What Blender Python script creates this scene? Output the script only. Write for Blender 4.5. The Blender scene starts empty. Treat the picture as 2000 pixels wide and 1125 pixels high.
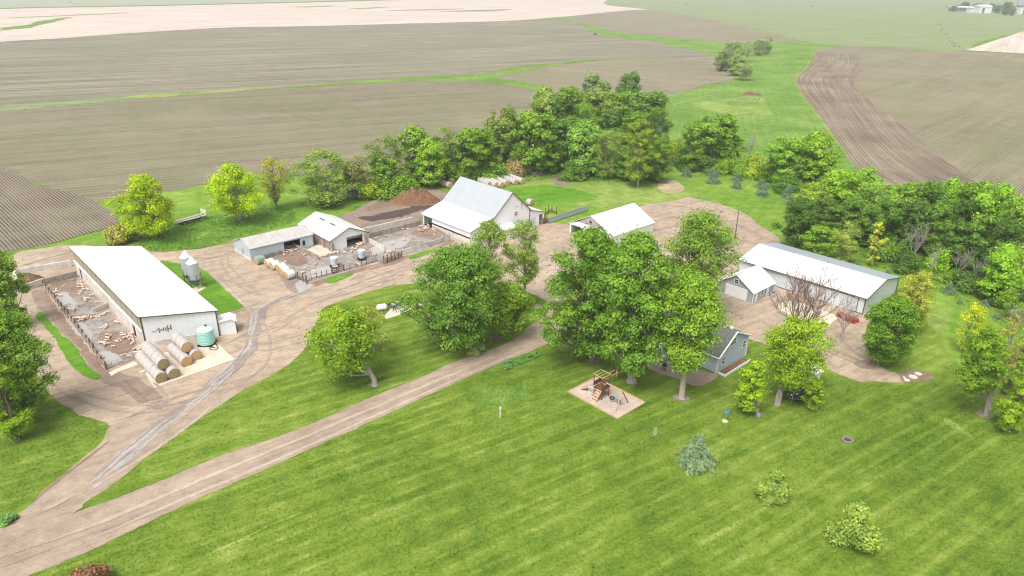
import bpy, math, random
import numpy as np
from mathutils import Vector, noise, geometry, Matrix

R = math.radians
SC = bpy.context.scene
COL = SC.collection
# ------------------------------------------------------------------ camera, sky, sun, exposure
CAM_H, CAM_F, CAM_P, CAM_R = 56.0, 1390.0, 0.41, 0.0105
cam = bpy.data.objects.new("camera", bpy.data.cameras.new("camera"))
COL.objects.link(cam)
cam.data.sensor_width = 36
cam.data.lens = 36 * CAM_F / 2000
cam.data.clip_start = 0.5
cam.data.clip_end = 9000
cam.matrix_world = Matrix.Translation((0, 0, CAM_H)) @ Matrix.Rotation(R(90) - CAM_P, 4, 'X') @ Matrix.Rotation(CAM_R, 4, 'Z')
SC.camera = cam

SUN_EL, SUN_AZ = R(60), R(-150)        # azimuth clockwise from +Y: the veiled sun stands high behind the camera, to the left
world = bpy.data.worlds.new("World")
SC.world = world
world.use_nodes = True
wt = world.node_tree
sky = wt.nodes.new('ShaderNodeTexSky')
sky.sky_type = 'NISHITA'
sky.sun_disc = False
sky.sun_elevation = SUN_EL
sky.sun_rotation = SUN_AZ
sky.altitude = 300
sky.air_density = 1.0
sky.dust_density = 3.0
sky.ozone_density = 1.0
hs = wt.nodes.new('ShaderNodeHueSaturation')
hs.inputs['Saturation'].default_value = 0.15
wt.links.new(sky.outputs[0], hs.inputs['Color'])
bg = wt.nodes['Background']
bg.inputs['Strength'].default_value = 0.13
wt.links.new(hs.outputs[0], bg.inputs['Color'])
sun_l = bpy.data.lights.new("sun", 'SUN')
sun_l.energy = 2.0
sun_l.angle = R(30)
sun_l.color = (1.0, 0.96, 0.9)
sun = bpy.data.objects.new("sun", sun_l)
COL.objects.link(sun)
sd = Vector((math.sin(SUN_AZ) * math.cos(SUN_EL), math.cos(SUN_AZ) * math.cos(SUN_EL), math.sin(SUN_EL)))
sun.rotation_euler = sd.to_track_quat('Z', 'Y').to_euler()
SC.view_settings.view_transform = 'Standard'
SC.view_settings.look = 'None'
SC.view_settings.gamma = 1
SC.view_settings.exposure = 0.74
SC.cycles.filter_width = 1.1
SC.render.film_transparent = False
SC.cycles.max_bounces = 6
SC.cycles.diffuse_bounces = 2
SC.cycles.transmission_bounces = 3
SC.cycles.volume_bounces = 0
SC.cycles.transparent_max_bounces = 8

# ------------------------------------------------------------------ survey: points of the photograph on the level ground
_cp, _sp, _cr, _sr = math.cos(CAM_P), math.sin(CAM_P), math.cos(CAM_R), math.sin(CAM_R)
def G(x, y, z=0.0):
    a, b = x - 1000, 562.5 - y
    dx, u = a * _cr - b * _sr, a * _sr + b * _cr
    dy, dz = CAM_F * _cp + u * _sp, -CAM_F * _sp + u * _cp
    t = (z - CAM_H) / dz
    return Vector((dx * t, dy * t, z))
def P(X, Y, Z):
    f = Y * _cp - (Z - CAM_H) * _sp
    u = Y * _sp + (Z - CAM_H) * _cp
    a, b = X * _cr + u * _sr, -X * _sr + u * _cr
    return 1000 + CAM_F * a / f, 562.5 - CAM_F * b / f
def depth(v): return v[1] * _cp - (v[2] - CAM_H) * _sp
def height_to(g, y):
    lo, hi = 0, 80
    for _ in range(40):
        m = (lo + hi) / 2
        if P(g[0], g[1], m)[1] > y: lo = m
        else: hi = m
    return lo
def ang(p, q):
    a, b = G(*p), G(*q)
    return math.atan2(b.y - a.y, b.x - a.x)
GRID = 0.746                            # the farmyard's own grid

# ------------------------------------------------------------------ tags and roots
def tag(o, label=None, cat=None, group=None, kind=None):
    if label: o['label'] = label
    if cat: o['category'] = cat
    if group: o['group'] = group
    if kind: o['kind'] = kind
    return o
def thing(name, label, cat, loc=(0, 0, 0), rz=0, group=None):
    o = bpy.data.objects.new(name, None)
    COL.objects.link(o)
    o.empty_display_size = 0.3
    o.location = loc
    o.rotation_euler = (0, 0, rz)
    return tag(o, label, cat, group)
def copy_tree(o, parent=None):
    c = o.copy()
    COL.objects.link(c)
    c.parent = parent
    for ch in list(o.children):
        copy_tree(ch, c)
    return c

# ------------------------------------------------------------------ mesh builder
class MB:
    def __init__(s, off=(0, 0, 0)):
        s.v, s.f, s.off = [], [], Vector(off)
    def quad(s, *p):
        n = len(s.v)
        s.v += [Vector(q) for q in p]
        s.f.append(tuple(range(n, n + len(p))))
        return s
    def box(s, c, d, rz=0.0, ax=None):
        c = Vector(c); n = len(s.v)
        M = Matrix.Rotation(rz, 3, 'Z') if ax is None else ax
        for sx in (-.5, .5):
            for sy in (-.5, .5):
                for sz in (-.5, .5):
                    s.v.append(c + M @ Vector((sx * d[0], sy * d[1], sz * d[2])))
        for f in ((0, 1, 3, 2), (4, 6, 7, 5), (0, 4, 5, 1), (2, 3, 7, 6), (0, 2, 6, 4), (1, 5, 7, 3)):
            s.f.append(tuple(n + i for i in f))
        return s
    def wall(s, p, q, th, h, z0=0.0, h2=None):
        p, q = Vector((p[0], p[1], 0)), Vector((q[0], q[1], 0))
        d = (q - p).normalized(); w = Vector((-d.y, d.x, 0)) * th / 2
        h2 = h if h2 is None else h2
        n = len(s.v)
        for a, hh in ((p, h), (q, h2)):
            for sg in (-1, 1):
                s.v.append(a + w * sg + Vector((0, 0, z0)))
                s.v.append(a + w * sg + Vector((0, 0, z0 + hh)))
        for f in ((0, 1, 3, 2), (4, 6, 7, 5), (0, 4, 5, 1), (2, 3, 7, 6), (0, 2, 6, 4), (1, 5, 7, 3)):
            s.f.append(tuple(n + i for i in f))
        return s
    def slab(s, pts, th):
        pts = [Vector(p) for p in pts]
        nrm = (pts[1] - pts[0]).cross(pts[2] - pts[0]).normalized()
        if nrm.z < 0: nrm = -nrm
        n = len(s.v); k = len(pts)
        s.v += pts + [p - nrm * th for p in pts]
        s.f.append(tuple(range(n, n + k)))
        s.f.append(tuple(range(n + 2 * k - 1, n + k - 1, -1)))
        for i in range(k):
            j = (i + 1) % k
            s.f.append((n + i, n + k + i, n + k + j, n + j))
        return s
    def prism(s, poly, axis, t0, t1):
        # poly: 2-D outline; axis 'x','y','z' the extrusion axis
        n = len(s.v); k = len(poly)
        for t in (t0, t1):
            for a, b in poly:
                s.v.append(Vector({'x': (t, a, b), 'y': (a, t, b), 'z': (a, b, t)}[axis]))
        s.f.append(tuple(range(n, n + k)))
        s.f.append(tuple(range(n + 2 * k - 1, n + k - 1, -1)))
        for i in range(k):
            j = (i + 1) % k
            s.f.append((n + i, n + k + i, n + k + j, n + j))
        return s
    def tube(s, path, rad, sides=6, cap=True):
        path = [Vector(p) for p in path]; n0 = len(s.v)
        if not hasattr(rad, '__len__'): rad = [rad] * len(path)
        for i, p in enumerate(path):
            d = (path[min(i + 1, len(path) - 1)] - path[max(i - 1, 0)]).normalized()
            a = d.cross(Vector((0.13, 0.31, 1)) if abs(d.z) < .9 else Vector((1, 0.2, 0))).normalized(); b = d.cross(a)
            for k in range(sides):
                t = 2 * math.pi * k / sides
                s.v.append(p + (a * math.cos(t) + b * math.sin(t)) * rad[i])
        for i in range(len(path) - 1):
            for k in range(sides):
                k2 = (k + 1) % sides
                s.f.append((n0 + i * sides + k, n0 + i * sides + k2, n0 + (i + 1) * sides + k2, n0 + (i + 1) * sides + k))
        if cap:
            s.f.append(tuple(n0 + k for k in range(sides - 1, -1, -1)))
            e = n0 + (len(path) - 1) * sides
            s.f.append(tuple(e + k for k in range(sides)))
        return s
    def lathe(s, prof, seg=20, c=(0, 0, 0)):
        c = Vector(c); n = len(s.v)
        for r, z in prof:
            for k in range(seg):
                t = 2 * math.pi * k / seg
                s.v.append(c + Vector((r * math.cos(t), r * math.sin(t), z)))
        for i in range(len(prof) - 1):
            for k in range(seg):
                k2 = (k + 1) % seg
                s.f.append((n + i * seg + k, n + i * seg + k2, n + (i + 1) * seg + k2, n + (i + 1) * seg + k))
        if prof[0][0] > 0: s.f.append(tuple(n + k for k in range(seg - 1, -1, -1)))
        if prof[-1][0] > 0: s.f.append(tuple(n + (len(prof) - 1) * seg + k for k in range(seg)))
        return s
    def build(s, name, m, parent=None, smooth=False):
        me = bpy.data.meshes.new(name)
        me.from_pydata([tuple(v - s.off) for v in s.v], [], s.f)
        me.materials.append(m)
        if smooth:
            me.polygons.foreach_set('use_smooth', [True] * len(me.polygons))
            try: me.set_sharp_from_angle(angle=R(40))
            except Exception: pass
        me.update()
        o = bpy.data.objects.new(name, me)
        COL.objects.link(o)
        if parent: o.parent = parent
        return o

# ------------------------------------------------------------------ materials
class NT:
    def __init__(s, name):
        s.m = bpy.data.materials.new(name); s.m.use_nodes = True
        s.t = s.m.node_tree; s.b = s.t.nodes['Principled BSDF']; s.out = s.t.nodes['Material Output']
    def n(s, ty, ins=None, **kw):
        nd = s.t.nodes.new('ShaderNode' + ty)
        for k, v in kw.items(): setattr(nd, k, v)
        for k, v in (ins or {}).items(): s.set(nd.inputs[k], v)
        return nd
    def set(s, sock, v):
        if isinstance(v, bpy.types.NodeSocket): s.t.links.new(v, sock)
        else:
            if hasattr(v, '__len__') and len(v) == 3 and sock.type == 'RGBA': v = (*v, 1)
            sock.default_value = v
    def pos(s): return s.n('NewGeometry').outputs['Position']
    def obj(s): return s.n('TexCoord').outputs['Object']
    def map(s, vec, scale=(1, 1, 1), rot=0.0):
        # rotate first, then stretch
        m1 = s.n('Mapping', {'Vector': vec, 'Rotation': (0, 0, -rot)})
        return s.n('Mapping', {'Vector': m1.outputs[0], 'Scale': scale}).outputs[0]
    def noise(s, vec, sc, det=3, rough=.6, dist=0.0):
        return s.n('TexNoise', {'Vector': vec, 'Scale': sc, 'Detail': det, 'Roughness': rough, 'Distortion': dist}).outputs[0]
    def ramp(s, fac, stops, interp='LINEAR'):
        r = s.n('ValToRGB', {'Fac': fac}); cr = r.color_ramp; cr.interpolation = interp
        while len(cr.elements) < len(stops): cr.elements.new(.5)
        for e, (p, c) in zip(cr.elements, stops):
            e.position = p; e.color = (*c, 1) if hasattr(c, '__len__') else (c, c, c, 1)
        return r.outputs[0]
    def math(s, op, a, b=0.0, c=0.0):
        nd = s.n('Math', operation=op); s.set(nd.inputs[0], a); s.set(nd.inputs[1], b); s.set(nd.inputs[2], c)
        return nd.outputs[0]
    def mix(s, f, a, b, mode='MIX'):
        nd = s.n('Mix', data_type='RGBA', blend_type=mode)
        s.set(nd.inputs[0], f); s.set(nd.inputs[6], a); s.set(nd.inputs[7], b)
        return nd.outputs[2]
    def fin(s, col, rough=.85, bump=None, bs=.3, bd=.05, spec=.3, metal=0.0):
        s.set(s.b.inputs['Base Color'], col); s.set(s.b.inputs['Roughness'], rough)
        s.b.inputs['Specular IOR Level'].default_value = spec
        s.b.inputs['Metallic'].default_value = metal
        if bump is not None:
            bn = s.n('Bump', {'Height': bump, 'Strength': bs, 'Distance': bd})
            s.t.links.new(bn.outputs[0], s.b.inputs['Normal'])
        return s.m

def speckle(name, c, var=.25, sc=2.0, rough=.8, bump=.2, spec=.3, metal=0.0, dirt=None, world_co=False):
    n = NT(name); co = n.pos() if world_co else n.obj()
    a = n.noise(co, sc, 5, .65)
    lo = tuple(x * (1 - var) for x in c); hi = tuple(min(1, x * (1 + var)) for x in c)
    col = n.ramp(a, [(.3, lo), (.7, hi)])
    if dirt:
        d = n.ramp(n.noise(co, sc * .35, 6, .7), [(.48, 0.0), (.62, 1.0)])
        col = n.mix(n.math('MULTIPLY', d, dirt[1]), col, (*dirt[0], 1))
    return n.fin(col, rough, n.noise(co, sc * 4, 3), bump, .03, spec, metal)

def lawn_mat(name, tint=(1, 1, 1), straw=.5, stripe=.5, rot=R(33)):
    n = NT(name); p = n.pos()
    big = n.noise(p, .045, 4, .6); mid = n.noise(p, .35, 5, .65); fine = n.noise(p, 2.6, 5, .75)
    st = n.noise(n.map(p, (.06, .95, 1), rot), 1.0, 4, .7)
    st2 = n.noise(n.map(p, (.25, 2.2, 1), rot), 1.0, 3, .6)
    pn = n.n('Mapping', {'Vector': p, 'Rotation': (0, 0, -rot)}).outputs[0]
    wv = n.n('TexWave', {'Vector': pn, 'Scale': .085, 'Distortion': 2.0, 'Detail': 2, 'Detail Scale': .35}, bands_direction='Y').outputs[1]
    f = n.math('MULTIPLY_ADD', big, .55, 0.0)
    f = n.math('MULTIPLY_ADD', mid, .55, f)
    f = n.math('MULTIPLY_ADD', fine, .60, f)
    f = n.math('MULTIPLY_ADD', st, .45 * stripe, f)
    f = n.math('MULTIPLY_ADD', st2, .3 * stripe, f)
    f = n.math('MULTIPLY_ADD', wv, .10 * stripe, f)
    wl = n.n('TexWave', {'Vector': pn, 'Scale': .314 / 1.9 , 'Distortion': 1.6, 'Detail': 3, 'Detail Scale': .25}, bands_direction='Y').outputs[1]
    wl = n.math('MULTIPLY', n.ramp(wl, [(.62, 0.0), (.9, 1.0)]), n.ramp(n.noise(p, .12, 3, .6), [(.4, 0.0), (.6, 1.0)]))
    f = n.math('MULTIPLY_ADD', wl, .17 * stripe, f)
    tot = .85 + .375 * stripe + .08 * stripe
    f = n.math('ADD', n.math('MULTIPLY', n.math('SUBTRACT', f, tot), 1.55), .53)
    T = lambda c: tuple(a * b for a, b in zip(c, tint))
    col = n.ramp(f, [(.05, T((.034, .080, .008))), (.30, T((.090, .162, .014))), (.52, T((.138, .220, .022))), (.76, T((.215, .29, .044))), (1.0, T((.36, .38, .12)))])
    dry = n.ramp(n.noise(p, .11, 6, .72, .5), [(.6, 0.0), (.78, straw)])
    col = n.mix(n.math('MULTIPLY', dry, fine), col, (.36, .32, .15, 1))
    spots = n.ramp(n.noise(p, 1.1, 4, .7), [(.62, 0.0), (.75, .55)])
    col = n.mix(spots, col, T((.035, .095, .012)))
    return n.fin(col, .9, n.math('ADD', fine, mid), .7, .12, .15)

def gravel_mat(name, base=(.405, .315, .232), dark=(.20, .15, .115), wet=0.0, rot=R(35), sc=1.0):
    n = NT(name); p = n.pos()
    big = n.noise(p, .06 * sc, 5, .65, .6); mid = n.noise(p, .5, 6, .7); fine = n.noise(p, 6, 4, .8)
    stre = n.noise(n.map(p, (.06, 1.1, 1), rot), 1.0, 4, .65, .7)
    col = n.ramp(big, [(.32, tuple(x * .80 for x in base)), (.5, base), (.7, tuple(min(1, x * 1.16) for x in base))])
    col = n.mix(n.ramp(stre, [(.48, 0.0), (.70, .6)]), col, (*dark, 1))
    col = n.mix(n.ramp(mid, [(.48, 0.0), (.72, .7)]), col, (*dark, 1))
    col = n.mix(n.ramp(mid, [(.28, .5), (.45, 0.0)]), col, tuple(min(1, x * 1.3) for x in base))
    col = n.mix(.45, col, n.ramp(fine, [(.3, 0.25), (.7, .9)]), 'OVERLAY')
    return n.fin(col, .95 - .4 * wet, n.math('ADD', fine, mid), .5, .06, .25 + .3 * wet)

def field_mat(name, base, dark, green, gr=.4, rot=0.0, rows=.76, rs=.5, streak=.5, rot2=None, rowvis=None):
    n = NT(name); p = n.pos()
    big = n.noise(p, .012, 5, .6, .4); mid = n.noise(p, .12, 5, .7); fine = n.noise(p, 1.9, 5, .8)
    st = n.noise(n.map(p, (.006, .16, 1), rot2 if rot2 is not None else rot), 1.0, 4, .6)
    st2 = n.noise(n.map(p, (.02, .9, 1), rot), 1.0, 3, .6)
    f = n.math('ADD', n.math('MULTIPLY', big, .35), n.math('MULTIPLY', mid, .35))
    f = n.math('ADD', f, n.math('MULTIPLY', st, streak)); f = n.math('MULTIPLY_ADD', st2, .3, f)
    tot = .35 + .5 * streak + .15
    f = n.math('ADD', n.math('MULTIPLY', n.math('SUBTRACT', f, tot), 1.9), .5)
    col = n.ramp(f, [(.12, dark), (.5, base), (.9, tuple(min(1, x * 1.28) for x in base))])
    gm = n.ramp(n.noise(p, .018, 5, .7, .8), [(.42, 0.0), (.62, gr)])
    col = n.mix(gm, col, (*green, 1))
    col = n.mix(.75, col, n.ramp(fine, [(.25, .18), (.5, .5), (.75, .85)]), 'OVERLAY')
    if rs > 0:
        pn = n.map(p, (1, 1, 1), rot)
        wob = n.n('Mapping', {'Vector': pn, 'Scale': (1, 1, 0)}).outputs[0]
        w = n.n('TexWave', {'Vector': wob, 'Scale': 1 / rows * .314 / 1.0, 'Distortion': .6, 'Detail': 2, 'Detail Scale': .12}, bands_direction='Y').outputs[1]
        vis = n.ramp(n.noise(p, .05, 4, .6), [(.35, rs * .45), (.6, rs)])
        col = n.mix(n.math('MULTIPLY', n.ramp(w, [(.2, 1.0), (.55, 0.0)]), vis), col, tuple(x * .5 for x in dark))
        col = n.mix(n.math('MULTIPLY', n.ramp(w, [(.8, 0.0), (.95, .8)]), vis), col, tuple(min(1, x * 1.35) for x in base))
    return n.fin(col, .95, n.math('ADD', fine, mid), .5, .12, .1)

def leaf_mat(name, trans=.2):
    n = NT(name)
    oi = n.n('ObjectInfo'); at = n.n('Attribute', attribute_name='rnd').outputs['Fac']
    p = n.obj()
    cl = n.noise(p, .45, 2, .5)
    v = n.math('ADD', n.math('MULTIPLY', at, .75), n.math('MULTIPLY_ADD', cl, 1.1, .1))
    mul = n.n('Mix', data_type='RGBA', blend_type='MULTIPLY'); mul.inputs[0].default_value = 1
    n.set(mul.inputs[6], oi.outputs['Color'])
    n.set(mul.inputs[7], n.ramp(n.math('MULTIPLY', v, .62), [(.15, (.26, .36, .34)), (.5, (.88, .93, .78)), (.85, (1.8, 1.55, 1.2))]))
    c = mul.outputs[2]
    d = n.n('BsdfDiffuse', {'Color': c}); t = n.n('BsdfTranslucent', {'Color': n.mix(1.0, c, (1.15, 1.2, .55, 1), 'MULTIPLY')})
    g = n.n('BsdfGlossy', {'Color': (.9, .9, .9, 1), 'Roughness': .45})
    m1 = n.n('MixShader', {0: trans}); n.t.links.new(d.outputs[0], m1.inputs[1]); n.t.links.new(t.outputs[0], m1.inputs[2])
    m2 = n.n('MixShader', {0: .015}); n.t.links.new(m1.outputs[0], m2.inputs[1]); n.t.links.new(g.outputs[0], m2.inputs[2])
    n.t.links.new(m2.outputs[0], n.out.inputs[0])
    return n.m

def metal_mat(name, c, pitch=.9, var=.08, rough=.45, axis='X', dirt=None, metal=0.0, line=.25, spec=.5):
    n = NT(name); co = n.obj()
    w = n.n('TexWave', {'Vector': co, 'Scale': .314 / pitch, 'Distortion': 0.0}, bands_direction=axis).outputs[1]
    a = n.noise(n.map(co, (1, 1, 1)), .6, 5, .65)
    col = n.ramp(a, [(.3, tuple(x * (1 - var) for x in c)), (.7, c)])
    col = n.mix(n.ramp(w, [(.0, line), (.12, 0.0)]), col, tuple(x * .55 for x in c))
    if dirt:
        sv = {'X': (3.0, .35, .35), 'Y': (.35, 3.0, .35), 'Z': (.35, .35, 3.0)}[axis]
        d = n.ramp(n.noise(n.map(co, sv), 1.0, 6, .7), [(.5, 0.0), (.68, dirt[1])])
        col = n.mix(d, col, (*dirt[0], 1))
    return n.fin(col, rough, w, .15, .03, spec, metal)

def concrete_mat(name, c=(.42, .40, .37), dirt=(.16, .13, .10), amt=.5, wet=0.0, sc=1.0, world_co=True):
    n = NT(name); p = n.pos() if world_co else n.obj()
    a = n.noise(p, .8 * sc, 6, .7, .3); b = n.noise(p, .16 * sc, 6, .7, .6); f = n.noise(p, 7, 3, .7)
    col = n.ramp(f, [(.3, tuple(x * .85 for x in c)), (.7, tuple(x * 1.1 for x in c))])
    col = n.mix(n.ramp(a, [(.45, 0.0), (.68, amt)]), col, (*dirt, 1))
    col = n.mix(n.ramp(b, [(.48, 0.0), (.66, amt)]), col, (*dirt, 1))
    rough = .85
    if wet:
        wm = n.ramp(n.noise(p, .11 * sc, 5, .6, .8), [(.42, 1.0), (.56, 0.0)])
        rough = n.math('SUBTRACT', .8, n.math('MULTIPLY', wm, .8 * wet))
    return n.fin(col, rough, n.math('ADD', a, f), .15, .02, .5)

M = {}
M['lawn'] = lawn_mat('mown_grass', (1.0, 1.0, 1.0), .5, .7)
M['pasture'] = lawn_mat('pasture_grass', (1.12, 1.22, 1.3), .35, .3, R(60))
M['lawn_bright'] = lawn_mat('bright_grass', (.80, 1.12, .8), .1, .3)
M['meadow'] = lawn_mat('meadow_grass', (1.0, 1.12, 1.6), .15, .25, R(75))
M['pale_grass'] = lawn_mat('dry_grass', (1.45, 1.3, 2.4), .8, .3)
M['gravel'] = gravel_mat('gravel')
M['drive'] = gravel_mat('drive_gravel', (.36, .28, .21), (.21, .155, .115), rot=R(35))
M['mud'] = gravel_mat('mud', (.25, .175, .13), (.12, .08, .06), .3)
M['dark_mud'] = gravel_mat('dark_mud', (.085, .062, .05), (.04, .03, .03), .5, rot=R(75))
M['track'] = gravel_mat('track_soil', (.27, .205, .165), (.16, .12, .09), .1)
M['lighttrack'] = gravel_mat('pale_track_gravel', (.43, .35, .28), (.30, .23, .18), .1)
M['bare'] = gravel_mat('bare_soil', (.36, .29, .18), (.22, .2, .09), 0)
M['playchips'] = gravel_mat('play_chips', (.50, .40, .33), (.36, .28, .23), 0)
M['concrete'] = concrete_mat('concrete', (.60, .54, .45), (.36, .27, .19), .3)
M['pad'] = concrete_mat('clean_concrete', (.70, .61, .49), (.45, .33, .22), .45)
M['pen'] = concrete_mat('pen_concrete', (.34, .315, .285), (.17, .12, .085), .8, 1.0)
M['wallc'] = concrete_mat('wall_concrete', (.70, .67, .62), (.34, .27, .21), .4, sc=1.4)
M['dirtywall'] = concrete_mat('stained_concrete', (.40, .33, .27), (.15, .11, .085), .75, sc=1.4)
M['path'] = concrete_mat('path_concrete', (.40, .30, .25), (.26, .18, .14), .45)
M['white_roof'] = metal_mat('white_roof_metal', (.80, .80, .80), .9, .03, .5, line=.12)
M['white_roof_y'] = metal_mat('white_ribbed_roof', (.80, .80, .80), .9, .03, .5, 'Y', line=.12)
M['old_roof'] = metal_mat('weathered_roof', (.56, .54, .51), .8, .2, .55, dirt=((.30, .21, .16), .7), line=.45)
M['grey_roof'] = metal_mat('grey_roof_metal', (.43, .46, .485), .75, .12, .4, 'Y', line=.35)
M['far_slope_roof'] = metal_mat('far_slope_roof_sheet', (.40, .45, .50), .75, .1, .4, 'X', line=.25)  # greyer metal colour, used only on the machine shed's far slope
M['cream_roof'] = metal_mat('cream_roof_metal', (.78, .78, .74), .9, .05, .5, 'Y', line=.2)
M['cream_roof_y'] = metal_mat('pale_roof_metal', (.76, .75, .70), .9, .05, .5, 'Y', line=.2)
M['white_wall'] = metal_mat('white_wall_metal', (.84, .85, .86), .9, .04, .5, line=.10)
M['white_wall_y'] = metal_mat('white_side_metal', (.78, .79, .80), .9, .04, .5, 'Y', line=.10)
M['blue_wall'] = metal_mat('pale_blue_metal', (.52, .60, .67), .6, .1, .5, dirt=((.34, .36, .38), .3), line=.25)
M['blue_wall_y'] = metal_mat('pale_blue_end_metal', (.50, .58, .65), .6, .1, .5, 'Y', dirt=((.34, .36, .38), .3), line=.25)
M['shed_wall'] = metal_mat('grey_wall_metal', (.68, .71, .75), .5, .08, .5, line=.3)
M['shed_wall_y'] = metal_mat('grey_end_metal', (.70, .73, .77), .5, .08, .5, 'Y', line=.3)
M['siding'] = metal_mat('blue_grey_siding', (.50, .58, .67), .22, .06, .7, 'Z', line=.4)
M['garage_siding'] = metal_mat('grey_siding', (.38, .40, .43), .22, .06, .7, 'Z', line=.4)
M['shingle'] = speckle('shingle', (.13, .14, .125), .35, 3.0, .9)
M['trim'] = speckle('white_paint', (.80, .80, .78), .05, 2, .5)
M['brown_trim'] = speckle('brown_trim', (.11, .075, .065), .2, 2, .6)
M['black'] = speckle('black_plastic', (.02, .02, .022), .3, 3, .5)
M['dark'] = speckle('dark_interior', (.012, .010, .010), .3, 1, .9)
M['glass'] = speckle('window_glass', (.03, .035, .04), .2, 1, .08, 0, .8)
M['galv'] = metal_mat('galvanised', (.62, .65, .68), .35, .12, .35, 'Z', metal=.35, line=.3)
M['galv_dark'] = speckle('dark_galvanised', (.16, .17, .19), .3, 3, .5, metal=.3)
M['steel'] = speckle('steel', (.45, .47, .50), .2, 3, .45, metal=.3)
M['mint'] = metal_mat('mint_plastic', (.36, .74, .63), .28, .04, .45, 'Z', line=.3)
M['mint_top'] = speckle('pale_mint_plastic', (.55, .80, .73), .04, 2, .45, 0)
M['bluefeed'] = speckle('pale_blue_plastic', (.56, .68, .76), .1, 3, .5)
M['wood'] = speckle('brown_wood', (.16, .10, .07), .35, 4, .85)
M['greywood'] = speckle('grey_wood', (.38, .36, .34), .3, 3, .85)
M['palewood'] = speckle('pale_wood', (.52, .36, .22), .2, 4, .7)
M['redwood'] = speckle('red_brown_wood', (.17, .075, .05), .25, 4, .75)
M['bark'] = speckle('bark', (.18, .15, .125), .45, 5, .95, .6)
M['palebark'] = speckle('pale_bark', (.36, .32, .28), .35, 5, .95, .6)
M['redbark'] = speckle('reddish_bark', (.23, .155, .12), .35, 5, .95, .5)
M['leaf'] = leaf_mat('leaves')
M['needle'] = leaf_mat('needles', .12)
M['net'] = speckle('net_wrap', (.50, .46, .44), .22, 1.6, .55, .3, dirt=((.36, .27, .22), .4))
M['whitenet'] = speckle('white_net_wrap', (.64, .66, .64), .15, 2.0, .5, .3, dirt=((.45, .44, .38), .3))
M['greennet'] = speckle('green_net_wrap', (.24, .34, .28), .25, 2.0, .5, .3, dirt=((.4, .4, .3), .4))
M['straw'] = speckle('straw', (.50, .33, .17), .45, 7, .95, .8)
M['olivestraw'] = speckle('old_straw', (.30, .24, .12), .5, 7, .95, .8)
M['mulch'] = speckle('mulch', (.22, .115, .065), .5, 3.5, .95, 1.0, dirt=((.10, .055, .035), .6))
M['manure'] = speckle('manure', (.15, .09, .055), .5, 3.5, .95, 1.0, dirt=((.30, .20, .12), .5))
M['red'] = speckle('red_paint', (.42, .03, .035), .25, 4, .5)
M['blue'] = speckle('blue_plastic', (.06, .20, .50), .15, 4, .5)
M['teal'] = speckle('teal_plastic', (.03, .35, .45), .15, 4, .5)
M['rust'] = speckle('rusty_steel', (.22, .09, .05), .4, 5, .8)
M['stone'] = speckle('ring_stone', (.28, .24, .22), .3, 5, .9, .5)
M['ash'] = speckle('ash', (.06, .045, .05), .5, 5, .95)
M['logend'] = speckle('paving_disc', (.66, .58, .46), .15, 4, .8)
M['farwhite'] = speckle('far_white_paint', (.7, .72, .74), .1, .3, .7)
M['water'] = NT('puddle_water_sheen').fin((.40, .375, .35), .12, None, spec=1.0)  # pale base colour stands for the sky reflected in the puddles
def pig_mat():
    n = NT('pig_skin'); oi = n.n('ObjectInfo'); c = n.n('Mix', data_type='RGBA', blend_type='MULTIPLY'); c.inputs[0].default_value = 1
    n.set(c.inputs[6], oi.outputs['Color']); n.set(c.inputs[7], n.ramp(n.noise(n.obj(), 4, 4, .7), [(.35, (.72, .66, .62)), (.6, (1, 1, 1))]))
    return n.fin(c.outputs[2], .7, spec=.3)
M['pig'] = pig_mat()
def strip_mat():
    n = NT('curved_row_soil'); uv = n.n('UVMap').outputs[0]; p = n.pos()
    w = n.n('TexWave', {'Vector': uv, 'Scale': .314 / 1.7, 'Distortion': .5, 'Detail': 2, 'Detail Scale': .2}, bands_direction='X').outputs[1]
    st = n.noise(n.map(uv, (.5, .012, 1)), 1.0, 4, .65); fine = n.noise(p, 2.2, 5, .8); big = n.noise(p, .03, 5, .65)
    f = n.math('ADD', n.math('MULTIPLY', st, .6), n.math('MULTIPLY', big, .5))
    col = n.ramp(f, [(.4, (.145, .115, .085)), (.55, (.235, .19, .14)), (.7, (.33, .28, .205))])
    col = n.mix(.6, col, n.ramp(fine, [(.3, .2), (.7, .85)]), 'OVERLAY')
    col = n.mix(n.ramp(w, [(.25, .38), (.6, 0.0)]), col, (.08, .062, .048, 1))
    return n.fin(col, .95, fine, .5, .1, .1)
M['strip'] = strip_mat()

# ------------------------------------------------------------------ ground sheets
def smooth_loop(pts, closed=True, sub=6):
    out = []; n = len(pts)
    for i in range(n if closed else n - 1):
        g = lambda k: pts[k % n] if closed else pts[max(0, min(n - 1, k))]
        p0, p1, p2, p3 = g(i - 1), g(i), g(i + 1), g(i + 2)
        for s in range(sub):
            t = s / sub
            out.append(.5 * ((2 * p1) + (p2 - p0) * t + (2 * p0 - 5 * p1 + 4 * p2 - p3) * t * t + (3 * p1 - p0 - 3 * p2 + p3) * t ** 3))
    if not closed: out.append(pts[-1])
    return out
def resample(pts, closed=True, k=.0022, mn=.22):
    out = []; n = len(pts)
    for i in range(n if closed else n - 1):
        a, b = pts[i], pts[(i + 1) % n]
        L = (b - a).length
        stp = max(mn, ((a + b) / 2).length * k)
        m = max(1, min(400, int(L / stp)))
        for j in range(m): out.append(a.lerp(b, j / m))
    if not closed: out.append(pts[-1])
    return out
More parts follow.
